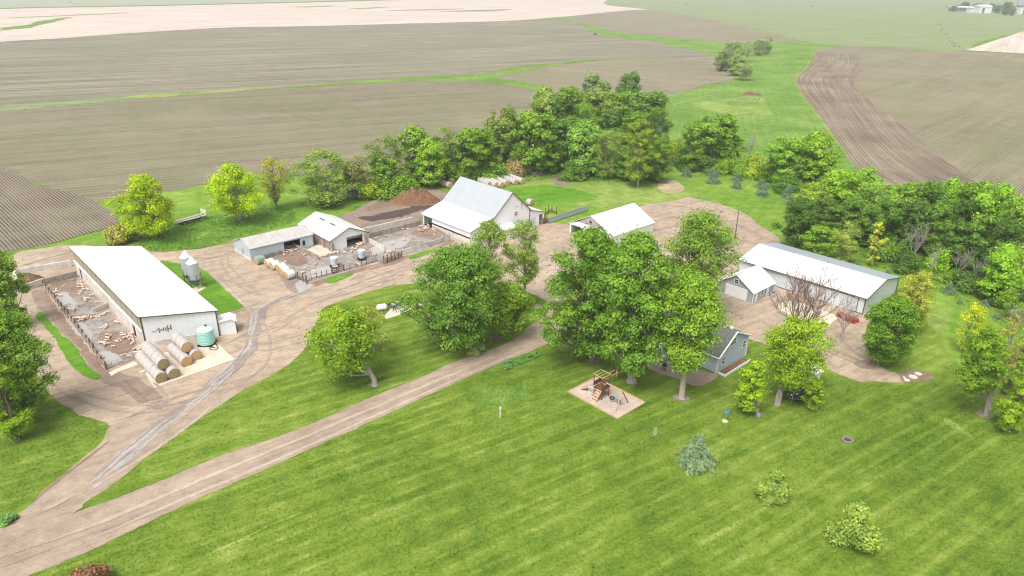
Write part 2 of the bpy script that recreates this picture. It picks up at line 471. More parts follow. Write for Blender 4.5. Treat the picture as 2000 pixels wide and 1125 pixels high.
def jitter(pts, amp):
    o = []
    for p in pts:
        d = max(1.0, p.length / 150)
        v = noise.noise_vector(Vector((p.x, p.y, 3.3)) * (.35 / d)) * .8 + noise.noise_vector(Vector((p.x, p.y, 7.1)) * (1.4 / d)) * .45 + noise.noise_vector(Vector((p.x, p.y, 1.7)) * (4.5 / d)) * .3
        o.append(Vector((p.x + v.x * amp * d, p.y + v.y * amp * d, p.z)))
    return o
ZN = 0
def sheet(name, px, z, mat, amp=.3, smooth=True, world_pts=None, kind='structure'):
    pts = world_pts or [G(*q) for q in px]
    if smooth: pts = smooth_loop(pts)
    pts = resample(pts)
    if amp: pts = jitter(pts, amp)
    pts = [Vector((p.x, p.y, z)) for p in pts]
    global ZN
    ZN += 1; z += ZN * .0001
    pts = [Vector((p.x, p.y, z)) for p in pts]
    tris = geometry.tessellate_polygon([pts])
    mb = MB(); mb.v = pts
    for t in tris:
        a, b, c = (pts[i] for i in t)
        mb.f.append(tuple(t) if (b - a).cross(c - a).z > 0 else tuple(reversed(t)))
    o = mb.build(name, mat)
    return tag(o, kind=kind)
def point_in(poly, x, y):
    ins = np.zeros(len(x), bool); n = len(poly)
    for i in range(n):
        x1, y1 = poly[i].x, poly[i].y; x2, y2 = poly[(i + 1) % n].x, poly[(i + 1) % n].y
        c = ((y1 > y) != (y2 > y)) & (x < (x2 - x1) * (y - y1) / (y2 - y1 + 1e-12) + x1)
        ins ^= c
    return ins
def ribbon(name, px, w, z, mat, amp=.15, wpx=None):
    pts = smooth_loop([G(*q) for q in px], False, 8); pts = resample(pts, False)
    L, Rr = [], []
    n = len(pts)
    global ZN
    ZN += 1; z += ZN * .0001
    for i, p in enumerate(pts):
        d = (pts[min(i + 1, n - 1)] - pts[max(i - 1, 0)]).normalized(); s = Vector((-d.y, d.x, 0))
        e = min(1, i / (n * .15), (n - 1 - i) / (n * .15)) if n > 4 else 1
        ww = w * (.15 + .85 * e)
        L.append(p + s * ww / 2); Rr.append(p - s * ww / 2)
    L, Rr = jitter(L, amp), jitter(Rr, amp)
    mb = MB(); mb.v = [Vector((p.x, p.y, z)) for p in L] + [Vector((p.x, p.y, z)) for p in Rr]
    for i in range(n - 1): mb.f.append((i + 1, i, n + i, n + i + 1))
    return tag(mb.build(name, mat), kind='structure')
def loft_rows(name, left, right, z, mat, off=0.0):
    a = smooth_loop([G(*q) for q in left], False, 10); b = smooth_loop([G(*q) for q in right], False, 10)
    n = min(len(a), len(b)); m = 12
    mb = MB(); uvs = []; v = 0.0
    for i in range(n):
        p, q = a[i], b[i]
        if i: v += ((p + q) / 2 - (a[i - 1] + b[i - 1]) / 2).length
        j = noise.noise(Vector((i * .37, off, 0))) * 1.0
        for k in range(m + 1):
            w = p.lerp(q, k / m)
            if k in (0, m): w = w + (q - p).normalized() * j
            mb.v.append(Vector((w.x, w.y, z))); uvs.append(((q - p).length * k / m + off, v))
    for i in range(n - 1):
        for k in range(m):
            c = i * (m + 1) + k
            f = (c, c + 1, c + m + 2, c + m + 1)
            x, y, w = mb.v[f[0]], mb.v[f[1]], mb.v[f[2]]
            mb.f.append(f if (y - x).cross(w - x).z > 0 else f[::-1])
    o = mb.build(name, mat); me = o.data
    ul = me.uv_layers.new(name='UVMap')
    for lp in me.loops: ul.data[lp.index].uv = uvs[lp.vertex_index]
    return tag(o, kind='structure')

gm = MB(); gm.quad((-4500, -400, 0), (4500, -400, 0), (4500, 5200, 0), (-4500, 5200, 0))
tag(gm.build('ground', M['lawn']), kind='structure')
# ------------------------------------------------------------------ fields
A_far = ang((0, 270), (700, 225))
M['field_tan'] = field_mat('stubble_field', (.228, .20, .135), (.14, .118, .08), (.155, .17, .08), .5, A_far, 3.0, .22, .6)
M['field_band'] = field_mat('ploughed_field', (.245, .22, .16), (.16, .14, .105), (.18, .20, .12), .5, ang((0, 130), (900, 100)), 6, .25, 1.3)  # ploughed soil, lightened in colour to add to the distance haze
M['field_rows'] = field_mat('row_field', (.24, .20, .155), (.11, .088, .07), (.20, .20, .09), .35, ang((60, 380), (160, 460)), .75, .9, .3)
M['field_right'] = field_mat('right_field', (.265, .23, .155), (.15, .125, .085), (.16, .20, .08), .5, ang((1850, 355), (1990, 262)), .75, .55, .4)
M['field_brown'] = field_mat('brown_field', (.25, .215, .15), (.155, .13, .09), (.20, .215, .10), .4, ang((1080, 150), (1400, 175)), 3.0, .2, .5)
M['field_pale'] = field_mat('pale_hazed_field', (.55, .455, .40), (.44, .36, .31), (.4, .4, .25), .2, ang((0, 60), (900, 20)), 9, .06, .9)  # pale bare soil, with distance haze put into the colour as well
M['field_green'] = field_mat('young_crop_field', (.23, .265, .135), (.16, .195, .10), (.20, .29, .10), .6, ang((1300, 70), (1800, 60)), 8, .2, .9)
M['field_grey'] = field_mat('far_hazed_field', (.34, .35, .27), (.27, .28, .21), (.27, .32, .2), .5, ang((0, 12), (900, 2)), 14, .1, .9)  # farthest field, its colour paled to stand for distance haze
sheet('field_far', [(-300, -20), (-300, 40), (0, 16), (300, 10), (640, 2), (900, -4), (1200, 0), (1240, 5), (1300, -22)], .04, M['field_grey'], .4)
sheet('field_pale', [(-300, 40), (-300, 110), (0, 82), (130, 74), (250, 65), (440, 54), (600, 51), (800, 46), (1000, 40), (1120, 31), (1265, 19), (1230, 6), (1150, -2), (900, -2), (640, 4), (300, 12), (0, 18)], .06, M['field_pale'], .5)
sheet('field_band', [(-300, 110), (0, 82), (250, 65), (500, 52), (1000, 38), (1120, 44), (1180, 68), (1290, 80), (1400, 92), (1405, 118), (1250, 112), (1100, 122), (1000, 132), (940, 145), (830, 153), (570, 170), (420, 182), (250, 192), (0, 208), (-300, 232)], .05, M['field_band'], .4)
sheet('field_stubble', [(-300, 232), (0, 208), (250, 193), (570, 171), (830, 157), (960, 160), (1045, 176), (1040, 195), (1050, 240), (1000, 300), (860, 320), (700, 330), (560, 345), (500, 340), (345, 372), (250, 382), (190, 394), (150, 380), (100, 368), (40, 345), (0, 330), (-300, 300)], .05, M['field_tan'], .3)
sheet('field_rows', [(-300, 270), (0, 322), (30, 338), (70, 362), (120, 372), (160, 384), (188, 394), (225, 420), (228, 436), (226, 441), (150, 462), (100, 476), (60, 484), (0, 494), (-200, 520), (-400, 520)], .07, M['field_rows'], .35, smooth=False)
sheet('field_brown', [(948, 152), (1000, 140), (1100, 126), (1250, 114), (1400, 119), (1418, 135), (1432, 156), (1380, 165), (1320, 185), (1260, 197), (1180, 205), (1060, 180)], .06, M['field_brown'], .3)
sheet('field_upper', [(1080, 42), (1120, 31), (1265, 19), (1400, 40), (1560, 78), (1500, 80), (1400, 86), (1330, 82), (1220, 72), (1180, 58)], .075, M['field_brown'], .4)
sheet('field_crop', [(1190, -2), (1265, 19), (1400, 42), (1560, 79), (1640, 88), (1750, 93), (1890, 98), (2000, 62), (2300, 10), (2300, -20), (1300, -24)], .06, M['field_green'], .4)
sheet('field_bare', [(1886, 98), (1995, 62), (2200, 20), (2200, 130), (2000, 105)], .085, M['field_pale'], .3, smooth=False)
sheet('field_valley_edge', [(1590, 92), (1640, 89), (1700, 88), (1890, 99), (2000, 107), (2200, 130), (2500, 400), (2400, 560), (2100, 450), (1990, 410), (1900, 390), (1750, 372), (1675, 330), (1640, 285), (1600, 225), (1562, 175), (1556, 152), (1590, 125)], .05, M['field_right'], .3)
loft_rows('field_curved_rows', [(1596, 100), (1590, 118), (1575, 132), (1556, 152), (1562, 175), (1585, 205), (1612, 245), (1640, 288), (1672, 330), (1740, 372), (1840, 400)],
          [(1680, 105), (1683, 122), (1683, 138), (1668, 158), (1676, 178), (1705, 200), (1745, 232), (1790, 268), (1840, 308), (1890, 345), (1960, 392)], .09, M['strip'])
# grass waterways between the fields
sheet('grass_waterway', [(1040, 200), (1048, 176), (1000, 168), (940, 160), (830, 158), (700, 163), (568, 172), (560, 170), (700, 158), (830, 150), (940, 145), (1000, 138), (1080, 126), (1130, 116), (1135, 119), (1080, 130), (1010, 142), (960, 150), (1010, 158), (1080, 172)], .09, M['meadow'], .5, smooth=False)
sheet('grass_waterway_far', [(1060, 36), (1100, 34), (1150, 50), (1200, 62), (1290, 72), (1400, 82), (1420, 84), (1420, 94), (1390, 94), (1290, 82), (1200, 74), (1165, 66), (1130, 46)], .10, M['meadow'], .8, smooth=False)
sheet('green_streak', [(0, 208), (120, 198), (250, 187), (250, 194), (120, 207), (0, 218)], .094, M['field_green'], 2.2)
sheet('green_streak', [(240, 189), (300, 184), (400, 178), (540, 170), (540, 172.5), (420, 181), (330, 188), (270, 192)], .095, M['pale_grass'], 1.2)
sheet('grass_streak_far', [(0, 56), (40, 50), (90, 38), (150, 33), (100, 42), (60, 53), (0, 61)], .095, M['meadow'], 1.5)
for q in ([(580, 13), (650, 11), (640, 13), (590, 14.5)], [(680, 17), (760, 13), (740, 16), (690, 18)], [(760, 20), (900, 17), (880, 19), (790, 21)], [(860, 22), (1000, 18), (960, 22), (880, 23)], [(30, 34), (240, 25), (230, 27), (60, 34)]):
    sheet('grass_streak_far', q, .096, M['field_green'], .8)
ribbon('field_margin', [(1265, 21), (1400, 42), (1560, 79), (1700, 90), (1890, 99), (2010, 108)], 2.2, .11, M['pale_grass'], .3)
ribbon('field_margin', [(1050, 178), (1180, 206), (1262, 198), (1320, 186), (1400, 162), (1432, 156)], 1.2, .10, M['mud'], .2)
ribbon('field_margin', [(565, 172), (700, 165), (850, 157), (960, 161), (1045, 178)], .8, .10, M['mud'], .2)
ribbon('field_margin', [(1590, 98), (1576, 130), (1555, 152), (1561, 176), (1612, 247), (1672, 330)], 1.0, .10, M['pale_grass'], .3)
# meadow valley
sheet('meadow', [(1290, 84), (1400, 92), (1460, 82), (1510, 76), (1600, 86), (1640, 89), (1592, 100), (1572, 130), (1554, 152), (1561, 178), (1610, 245), (1640, 290), (1672, 332), (1700, 350), (1600, 380), (1400, 330), (1320, 290), (1290, 240), (1300, 190), (1380, 168), (1432, 156), (1418, 135), (1398, 110)], .07, M['meadow'], .4)
sheet('rough_patch', [(1350, 203), (1400, 196), (1480, 187), (1494, 210), (1505, 225), (1470, 222), (1420, 225), (1380, 215)], .09, M['pale_grass'], .8)
ribbon('mown_line', [(1310, 206), (1380, 188), (1430, 182)], .8, .095, M['bare'], .2)
ribbon('tyre_track', [(1515, 250), (1545, 246), (1570, 238), (1566, 226), (1540, 218)], .5, .095, M['pale_grass'], .1)
ribbon('tyre_track', [(1500, 252), (1550, 250), (1578, 238), (1570, 222)], .5, .095, M['pale_grass'], .1)
sheet('field_worn', [(1020, 352), (1080, 340), (1150, 352), (1250, 358), (1330, 370), (1345, 385), (1250, 402), (1200, 405), (1120, 400), (1060, 385)], .03, M['pale_grass'], .8)
sheet('bright_lawn', [(990, 372), (1060, 362), (1130, 372), (1170, 385), (1120, 398), (1040, 402), (1000, 392)], .045, M['lawn_bright'], 1.2)

sheet('pasture', [(60, 486), (150, 464), (225, 442), (232, 425), (192, 395), (250, 383), (345, 372), (500, 338), (620, 330), (760, 345), (780, 370), (720, 390), (650, 428), (600, 440), (470, 466), (345, 488), (290, 490), (150, 476)], .012, M['pasture'], .3)
sheet('pasture', [(880, 350), (1000, 340), (1150, 345), (1260, 340), (1310, 305), (1450, 330), (1560, 380), (1620, 470), (1700, 508), (1820, 550), (1960, 620), (2040, 700), (1980, 740), (1860, 700), (1820, 600), (1760, 560), (1600, 500), (1525, 470), (1480, 438), (1400, 396), (1335, 382), (1290, 387), (1246, 402), (1110, 440), (1040, 432), (980, 400)], .012, M['pasture'], .3)
# ------------------------------------------------------------------ yard, drives and lawns
YARD = [(34, 494), (90, 484), (150, 478), (290, 491), (345, 490), (400, 484), (450, 474), (470, 466), (620, 478), (700, 468), (830, 440), (915, 465), (1030, 437), (1062, 434), (1090, 436), (1112, 441), (1150, 470), (1235, 470), (1258, 430), (1246, 403), (1290, 388), (1335, 383), (1400, 397), (1450, 415), (1483, 440), (1522, 465), (1530, 487), (1580, 520), (1690, 600), (1692, 650), (1712, 700), (1732, 723), (1753, 729), (1767, 747), (1713, 745), (1681, 746), (1655, 738), (1628, 726), (1605, 712), (1560, 690), (1480, 668), (1440, 655), (1400, 645), (1380, 600), (1250, 540), (1160, 520), (1112, 560), (1106, 600), (1100, 640), (1088, 648), (1000, 676), (800, 760), (500, 830), (300, 880), (217, 833), (192, 820), (154, 810), (120, 788), (99, 771), (80, 743), (66, 700), (55, 650), (40, 600), (28, 560), (28, 510)]
sheet('gravel_yard', YARD, .02, M['gravel'], .35)
sheet('lane', [(-200, 1090), (0, 1030), (22, 1013), (51, 992), (86, 958), (130, 921), (171, 887), (200, 862), (230, 822), (330, 800), (470, 740), (520, 735), (440, 800), (342, 846), (291, 887), (240, 932), (170, 985), (150, 1000), (300, 945), (356, 921), (428, 891), (513, 863), (599, 831), (656, 806), (720, 778), (832, 733), (944, 688), (1000, 664), (1040, 636), (1072, 608), (1100, 610), (1108, 640), (1092, 660), (1040, 684), (1000, 700), (870, 757), (700, 835), (560, 898), (420, 960), (300, 1015), (200, 1065), (120, 1100), (40, 1132), (-60, 1180), (-300, 1300)], .035, M['drive'], .22)
ISLE = [(163, 986), (181, 990), (240, 967), (301, 945), (356, 921), (428, 891), (513, 863), (592, 835), (656, 806), (720, 778), (784, 752), (832, 733), (880, 710), (944, 688), (986, 672), (1018, 653), (1030, 640), (1059, 621), (1071, 608), (1070, 592), (1056, 582), (1034, 573), (1015, 568), (940, 555), (850, 553), (778, 557), (720, 570), (672, 586), (640, 598), (627, 608), (622, 622), (608, 646), (602, 669), (589, 688), (573, 704), (548, 722), (513, 743), (479, 760), (411, 805), (342, 846), (291, 887), (240, 932), (192, 966)]
sheet('lawn_island', ISLE, .06, M['lawn'], .22)
BINLAWN = [(312, 512), (345, 514), (389, 524), (411, 538), (446, 572), (470, 592), (475, 600), (453, 609), (425, 612), (395, 600), (350, 555)]
sheet('lawn_by_bins', BINLAWN, .05, M['lawn_bright'], .2)
sheet('lawn_strip', [(76, 609), (88, 612), (100, 633), (112, 642), (121, 655), (136, 664), (148, 679), (160, 697), (169, 712), (187, 727), (199, 735), (190, 742), (176, 740), (157, 730), (133, 706), (115, 676), (106, 661), (85, 636), (72, 622)], .055, M['lawn_bright'], .3)
sheet('verge', [(632, 550), (645, 543), (660, 539), (687, 533), (684, 540), (664, 548), (645, 553)], .055, M['lawn_bright'], .2)
sheet('verge', [(798, 503), (815, 495), (840, 488), (868, 481), (866, 488), (842, 495), (815, 504), (802, 507)], .055, M['lawn_bright'], .2)
sheet('mud_strip', [(62, 572), (84, 566), (96, 585), (122, 622), (152, 660), (184, 700), (212, 722), (240, 730), (268, 738), (300, 762), (330, 790), (300, 800), (262, 778), (235, 760), (205, 750), (196, 738), (172, 712), (150, 680), (136, 662), (110, 640), (90, 612), (72, 600)], .04, M['track'], .5)
sheet('mud_strip', [(84, 568), (92, 572), (118, 610), (150, 650), (182, 692), (206, 722), (200, 728), (176, 706), (150, 676), (120, 636), (100, 606)], .048, M['mud'], .4)
sheet('mud_edge', [(600, 556), (640, 542), (690, 527), (738, 514), (752, 506), (790, 500), (830, 492), (876, 470), (884, 474), (868, 482), (835, 492), (800, 503), (775, 515), (740, 524), (690, 534), (650, 546), (615, 560)], .045, M['mud'], .35)
sheet('mud_edge', [(545, 505), (600, 548), (596, 560), (575, 572), (560, 560), (540, 530), (520, 512)], .045, M['track'], .5)
sheet('dirt_lot', [(655, 428), (690, 412), (740, 387), (800, 372), (862, 372), (880, 392), (868, 405), (830, 425), (790, 440), (720, 450), (690, 440)], .05, M['track'], .5)
sheet('dark_dirt', [(700, 425), (735, 420), (770, 412), (800, 405), (830, 395), (850, 398), (820, 412), (780, 424), (730, 432)], .06, M['dark_mud'], .9)
sheet('dark_dirt', [(745, 392), (790, 388), (840, 392), (872, 385), (868, 398), (820, 402), (760, 404), (722, 412), (716, 406)], .06, M['mud'], .8)
sheet('bare_patch', [(1150, 362), (1210, 358), (1260, 362), (1230, 368), (1180, 367)], .05, M['pale_grass'], .9)
sheet('bare_patch', [(1285, 356), (1315, 352), (1338, 368), (1320, 378), (1290, 374)], .05, M['bare'], .7)
sheet('bare_patch', [(1075, 345), (1110, 343), (1125, 356), (1090, 362)], .05, M['track'], .8)
sheet('bare_patch', [(1795, 605), (1812, 594), (1838, 600), (1856, 620), (1852, 642), (1835, 648), (1808, 632)], .03, M['pale_grass'], .6)
sheet('bare_patch', [(1840, 816), (1862, 824), (1894, 848), (1899, 853), (1880, 849), (1854, 832)], .03, M['pale_grass'], .6)
ribbon('bare_patch', [(400, 1085), (440, 1068), (500, 1040), (560, 1013), (600, 998)], .35, .03, M['pale_grass'], .3)
sheet('dry_grass_patch', [(925, 770), (960, 755), (1020, 752), (1030, 775), (990, 798), (945, 795)], .03, M['meadow'], 1.0)
sheet('planting_bed', [(1757, 728), (1780, 724), (1800, 725), (1818, 731), (1824, 739), (1806, 746), (1780, 747), (1762, 746)], .045, M['mud'], .15)
sheet('concrete_apron', [(284, 731), (302, 758), (400, 723), (458, 702), (428, 674), (372, 677), (295, 695)], .06, M['pad'], .05, smooth=False)
sheet('concrete_apron', [(212, 728), (262, 706), (270, 713), (232, 726), (218, 735)], .05, M['pad'], .1, smooth=False)
sheet('concrete_apron', [(1530, 588), (1560, 590), (1617, 610), (1640, 620), (1618, 636), (1560, 622), (1515, 604)], .045, M['pad'], .1, smooth=False)
sheet('concrete_slab', [(372, 566), (392, 556), (402, 562), (385, 573)], .06, M['pad'], .05, smooth=False)
sheet('pen_floor_west', [(86, 556), (150, 539), (279, 682), (210, 722)], .07, M['pen'], .04, smooth=False)
sheet('pen_floor_middle', [(518, 502), (552, 492), (612, 482), (648, 492), (722, 462), (822, 436), (880, 466), (830, 489), (790, 497), (752, 505), (738, 511), (690, 524), (640, 540), (598, 551), (560, 525)], .07, M['pen'], .06, smooth=False)
sheet('concrete_slab', [(598, 489), (622, 478), (650, 486), (646, 494), (625, 503)], .085, M['concrete'], .04, smooth=False)
sheet('puddle', [(576, 556), (588, 546), (614, 558), (608, 563), (584, 574)], .08, M['water'], .1, smooth=False)
for pp in ([(112, 575), (128, 572), (146, 590), (150, 606), (132, 604), (116, 590)], [(140, 640), (158, 632), (175, 645), (180, 668), (165, 662), (150, 655)], [(190, 690), (215, 688), (238, 700), (236, 706), (212, 712), (200, 705)],
           [(605, 532), (640, 520), (655, 528), (625, 543), (606, 546)], [(725, 485), (770, 468), (800, 466), (790, 480), (760, 492), (735, 495)]):
    sheet('puddle', pp, .085, M['water'], .5)
yard_tracks = []
M['trackfaint'] = gravel_mat('faint_track', (.33, .26, .21), (.22, .16, .125), 0)
for pp in ([(196, 650), (225, 648), (255, 662), (262, 680), (240, 692), (210, 686), (198, 672)], [(108, 552), (145, 546), (160, 560), (150, 572), (125, 570), (104, 562)], [(600, 505), (560, 492), (545, 500), (560, 515), (590, 520)], [(800, 455), (840, 446), (862, 462), (840, 468)], [(690, 500), (720, 492), (725, 500), (700, 510)]):
    sheet('bedding_patch', pp, .082, M['mud'], .7)
# wet wheel tracks through the yard
M['wet'] = gravel_mat('wet_sheen_gravel', (.37, .335, .315), (.26, .22, .195), 1.0, rot=R(30))  # wet streaks, coloured paler than the damp gravel to imitate sky reflections
M['wetdark'] = gravel_mat('damp_gravel', (.27, .22, .19), (.18, .14, .12), .8, rot=R(30))
for w, px in ((3.0, [(610, 566), (570, 578), (530, 592), (504, 612), (496, 640), (490, 675), (462, 712), (420, 748), (360, 796), (300, 842), (240, 890), (180, 945)]), (2.0, [(520, 600), (500, 640), (480, 690), (440, 735)])):
    ribbon('damp_track', px, w * .7, .058, M['wetdark'], .6)
rw = random.Random(8)
wetline = [(604, 566), (572, 576), (545, 584), (520, 596), (503, 612), (497, 640), (490, 670), (468, 705), (430, 742), (385, 780), (340, 815), (290, 852), (240, 893), (200, 928), (160, 962)]
for q in range(26):
    a = rw.uniform(0, len(wetline) - 3.2); n_ = rw.uniform(1.2, 3.0); dx = rw.uniform(-13, 13) * (.55 + a / 14); pts_ = []
    for t in range(5):
        u = min(len(wetline) - 1.001, a + n_ * t / 4); i0 = int(u); fr = u - i0
        pts_.append((wetline[i0][0] * (1 - fr) + wetline[i0 + 1][0] * fr + dx + rw.uniform(-2, 2), wetline[i0][1] * (1 - fr) + wetline[i0 + 1][1] * fr + rw.uniform(-1, 1)))
    ribbon('wet_track', pts_, rw.uniform(.18, .5), .066, M['wet'], .34)
for q in range(46):
    cx_, cy_ = rw.choice(((480, 560), (430, 620), (520, 640), (480, 700), (330, 780), (250, 790), (620, 590), (760, 545), (560, 660), (400, 505), (100, 720), (1060, 500), (1360, 430), (1430, 460), (1600, 680), (1100, 600), (230, 920), (120, 970), (380, 810)))
    a = rw.choice((ang((430, 742), (290, 852)), ang((300, 920), (1000, 690)), rw.uniform(0, 3.1))) + rw.uniform(-.25, .25); c = G(cx_ + rw.uniform(-50, 50), cy_ + rw.uniform(-16, 16)); L_ = rw.uniform(5, 14); bend = rw.uniform(-.06, .06)
    pts_ = []
    for t in range(5):
        x = (t - 2) / 4 * L_; y = bend * x * x
        w_ = c + Vector((math.cos(a) * x - math.sin(a) * y, math.sin(a) * x + math.cos(a) * y, 0)); pts_.append(P(w_.x, w_.y, 0))
    inside = point_in([G(*v) for v in YARD], np.array([G(*p_).x for p_ in pts_]), np.array([G(*p_).y for p_ in pts_])) & ~point_in([G(*v) for v in BINLAWN], np.array([G(*p_).x for p_ in pts_]), np.array([G(*p_).y for p_ in pts_]))
    if inside.all() and not point_in([G(*v) for v in ISLE], np.array([G(*p_).x for p_ in pts_]), np.array([G(*p_).y for p_ in pts_])).any(): yard_tracks.append((rw.uniform(.18, .4), rw.choice(('trackfaint', 'trackfaint', 'trackfaint', 'gravel')), pts_))
k = 0
for w, m, px in ((.35, 'trackfaint', [(130, 760), (200, 778), (280, 790), (360, 785), (420, 765)]), (.3, 'trackfaint', [(190, 775), (240, 790), (300, 792)]), (.35, 'trackfaint', [(140, 770), (210, 800), (300, 805), (380, 785)]), (.3, 'mud', [(240, 740), (262, 760), (290, 785)]),
              (.4, 'trackfaint', [(480, 595), (520, 640), (525, 700), (480, 745)]), (.4, 'trackfaint', [(430, 500), (440, 530), (470, 560), (510, 580)]), (.35, 'trackfaint', [(445, 492), (450, 520), (490, 560), (530, 585)]), (.3, 'trackfaint', [(340, 500), (400, 505), (450, 495)]), (.35, 'lighttrack', [(405, 528), (440, 560), (480, 600), (500, 615)]),
              (.3, 'trackfaint', [(700, 545), (725, 530), (755, 545), (740, 560), (710, 555)]), (.3, 'trackfaint', [(730, 550), (760, 540), (770, 555), (745, 562)]), (.35, 'trackfaint', [(600, 590), (680, 560), (760, 530), (850, 500)]), (.35, 'trackfaint', [(560, 620), (620, 590), (720, 560), (800, 520)]),
              (.5, 'lighttrack', [(60, 1010), (200, 940), (330, 860), (440, 770)]), (.4, 'trackfaint', [(90, 1000), (220, 925), (350, 840), (450, 760)]), (.3, 'mud', [(60, 985), (130, 925), (180, 888), (215, 860)]), (.5, 'lighttrack', [(0, 1090), (200, 1020), (400, 935), (700, 810), (980, 690)]), (.4, 'trackfaint', [(0, 1110), (210, 1030), (410, 945), (710, 820), (990, 698)]),
              (.4, 'lighttrack', [(120, 1080), (300, 1000), (560, 890), (860, 755), (1060, 668)]), (.4, 'trackfaint', [(1270, 400), (1340, 405), (1420, 430), (1490, 465)]), (.4, 'trackfaint', [(1290, 420), (1380, 440), (1450, 470), (1500, 490)]), (.4, 'trackfaint', [(1640, 650), (1660, 680), (1690, 700)]), (.5, 'trackfaint', [(1600, 680), (1650, 700), (1700, 720)]), (.5, 'trackfaint', [(1560, 660), (1620, 680), (1680, 705)]),
              (.35, 'trackfaint', [(40, 520), (90, 505), (150, 490)]), (.4, 'trackfaint', [(80, 700), (95, 740), (130, 770), (180, 790)]), (.5, 'lighttrack', [(1060, 470), (1080, 500), (1090, 560), (1085, 620)])) + tuple(yard_tracks):
    k += 1
    ribbon('tyre_track', px, w * 1.3, .052 + .0021 * (k % 9), M[m], .16)
sheet('path', [(1252, 698), (1250, 712), (1285, 729), (1325, 741), (1350, 753), (1368, 755), (1386, 747), (1402, 735), (1385, 728), (1330, 712), (1290, 700)], .05, M['path'], .03)
sheet('patio', [(750, 618), (768, 600), (792, 588), (830, 596), (800, 606), (780, 616), (755, 624)], .09, M['concrete'], .05, smooth=False)
sheet('patio', [(905, 575), (925, 566), (945, 575), (925, 585)], .09, M['concrete'], .05, smooth=False)
for q, r_ in (((1330, 777), 2.1), ((1233, 747), 1.7), ((1155, 706), 1.5), ((1480, 810), 1.3), ((731, 752), 1.6), ((918, 686), 2.2), ((968, 662), 2.2), ((1923, 811), 2.2), ((1690, 712), 3.0)):
    c = G(*q)
    sheet('bare_patch', None, .07, M['track'], .35, world_pts=[c + Vector((r_ * .55 * math.cos(t * .7), r_ * .45 * math.sin(t * .7), 0)) for t in range(9)])

# ------------------------------------------------------------------ foliage builders
def leaf_cloud(name, cen, nrm, size, mat, seed, parent=None, asp=.62, tone=None):
    rng = np.random.default_rng(seed)
    n = len(cen)
    nrm = nrm / np.maximum(1e-6, np.linalg.norm(nrm, axis=1, keepdims=True))
    r = rng.normal(size=(n, 3)); u = np.cross(nrm, r); u /= np.maximum(1e-6, np.linalg.norm(u, axis=1, keepdims=True)); w = np.cross(nrm, u)
    s = (size * rng.uniform(.6, 1.35, n))[:, None]
    v = np.empty((n, 4, 3))
    v[:, 0] = cen - u * s; v[:, 1] = cen - w * s * asp + u * s * .1; v[:, 2] = cen + u * s; v[:, 3] = cen + w * s * asp + nrm * s * .25
    me = bpy.data.meshes.new(name)
    me.vertices.add(n * 4); me.loops.add(n * 4); me.polygons.add(n)
    me.vertices.foreach_set('co', v.reshape(-1))
    me.loops.foreach_set('vertex_index', np.arange(n * 4, dtype=np.int32))
    me.polygons.foreach_set('loop_start', np.arange(0, n * 4, 4, dtype=np.int32))
    me.polygons.foreach_set('loop_total', np.full(n, 4, dtype=np.int32))
    at = me.attributes.new('rnd', 'FLOAT', 'POINT'); at.data.foreach_set('value', np.repeat(rng.random(n) if tone is None else .62 * rng.random(n) + .38 * tone, 4))
    me.materials.append(mat); me.update(calc_edges=True)
    o = bpy.data.objects.new(name, me); COL.objects.link(o)
    if parent: o.parent = parent
    return o

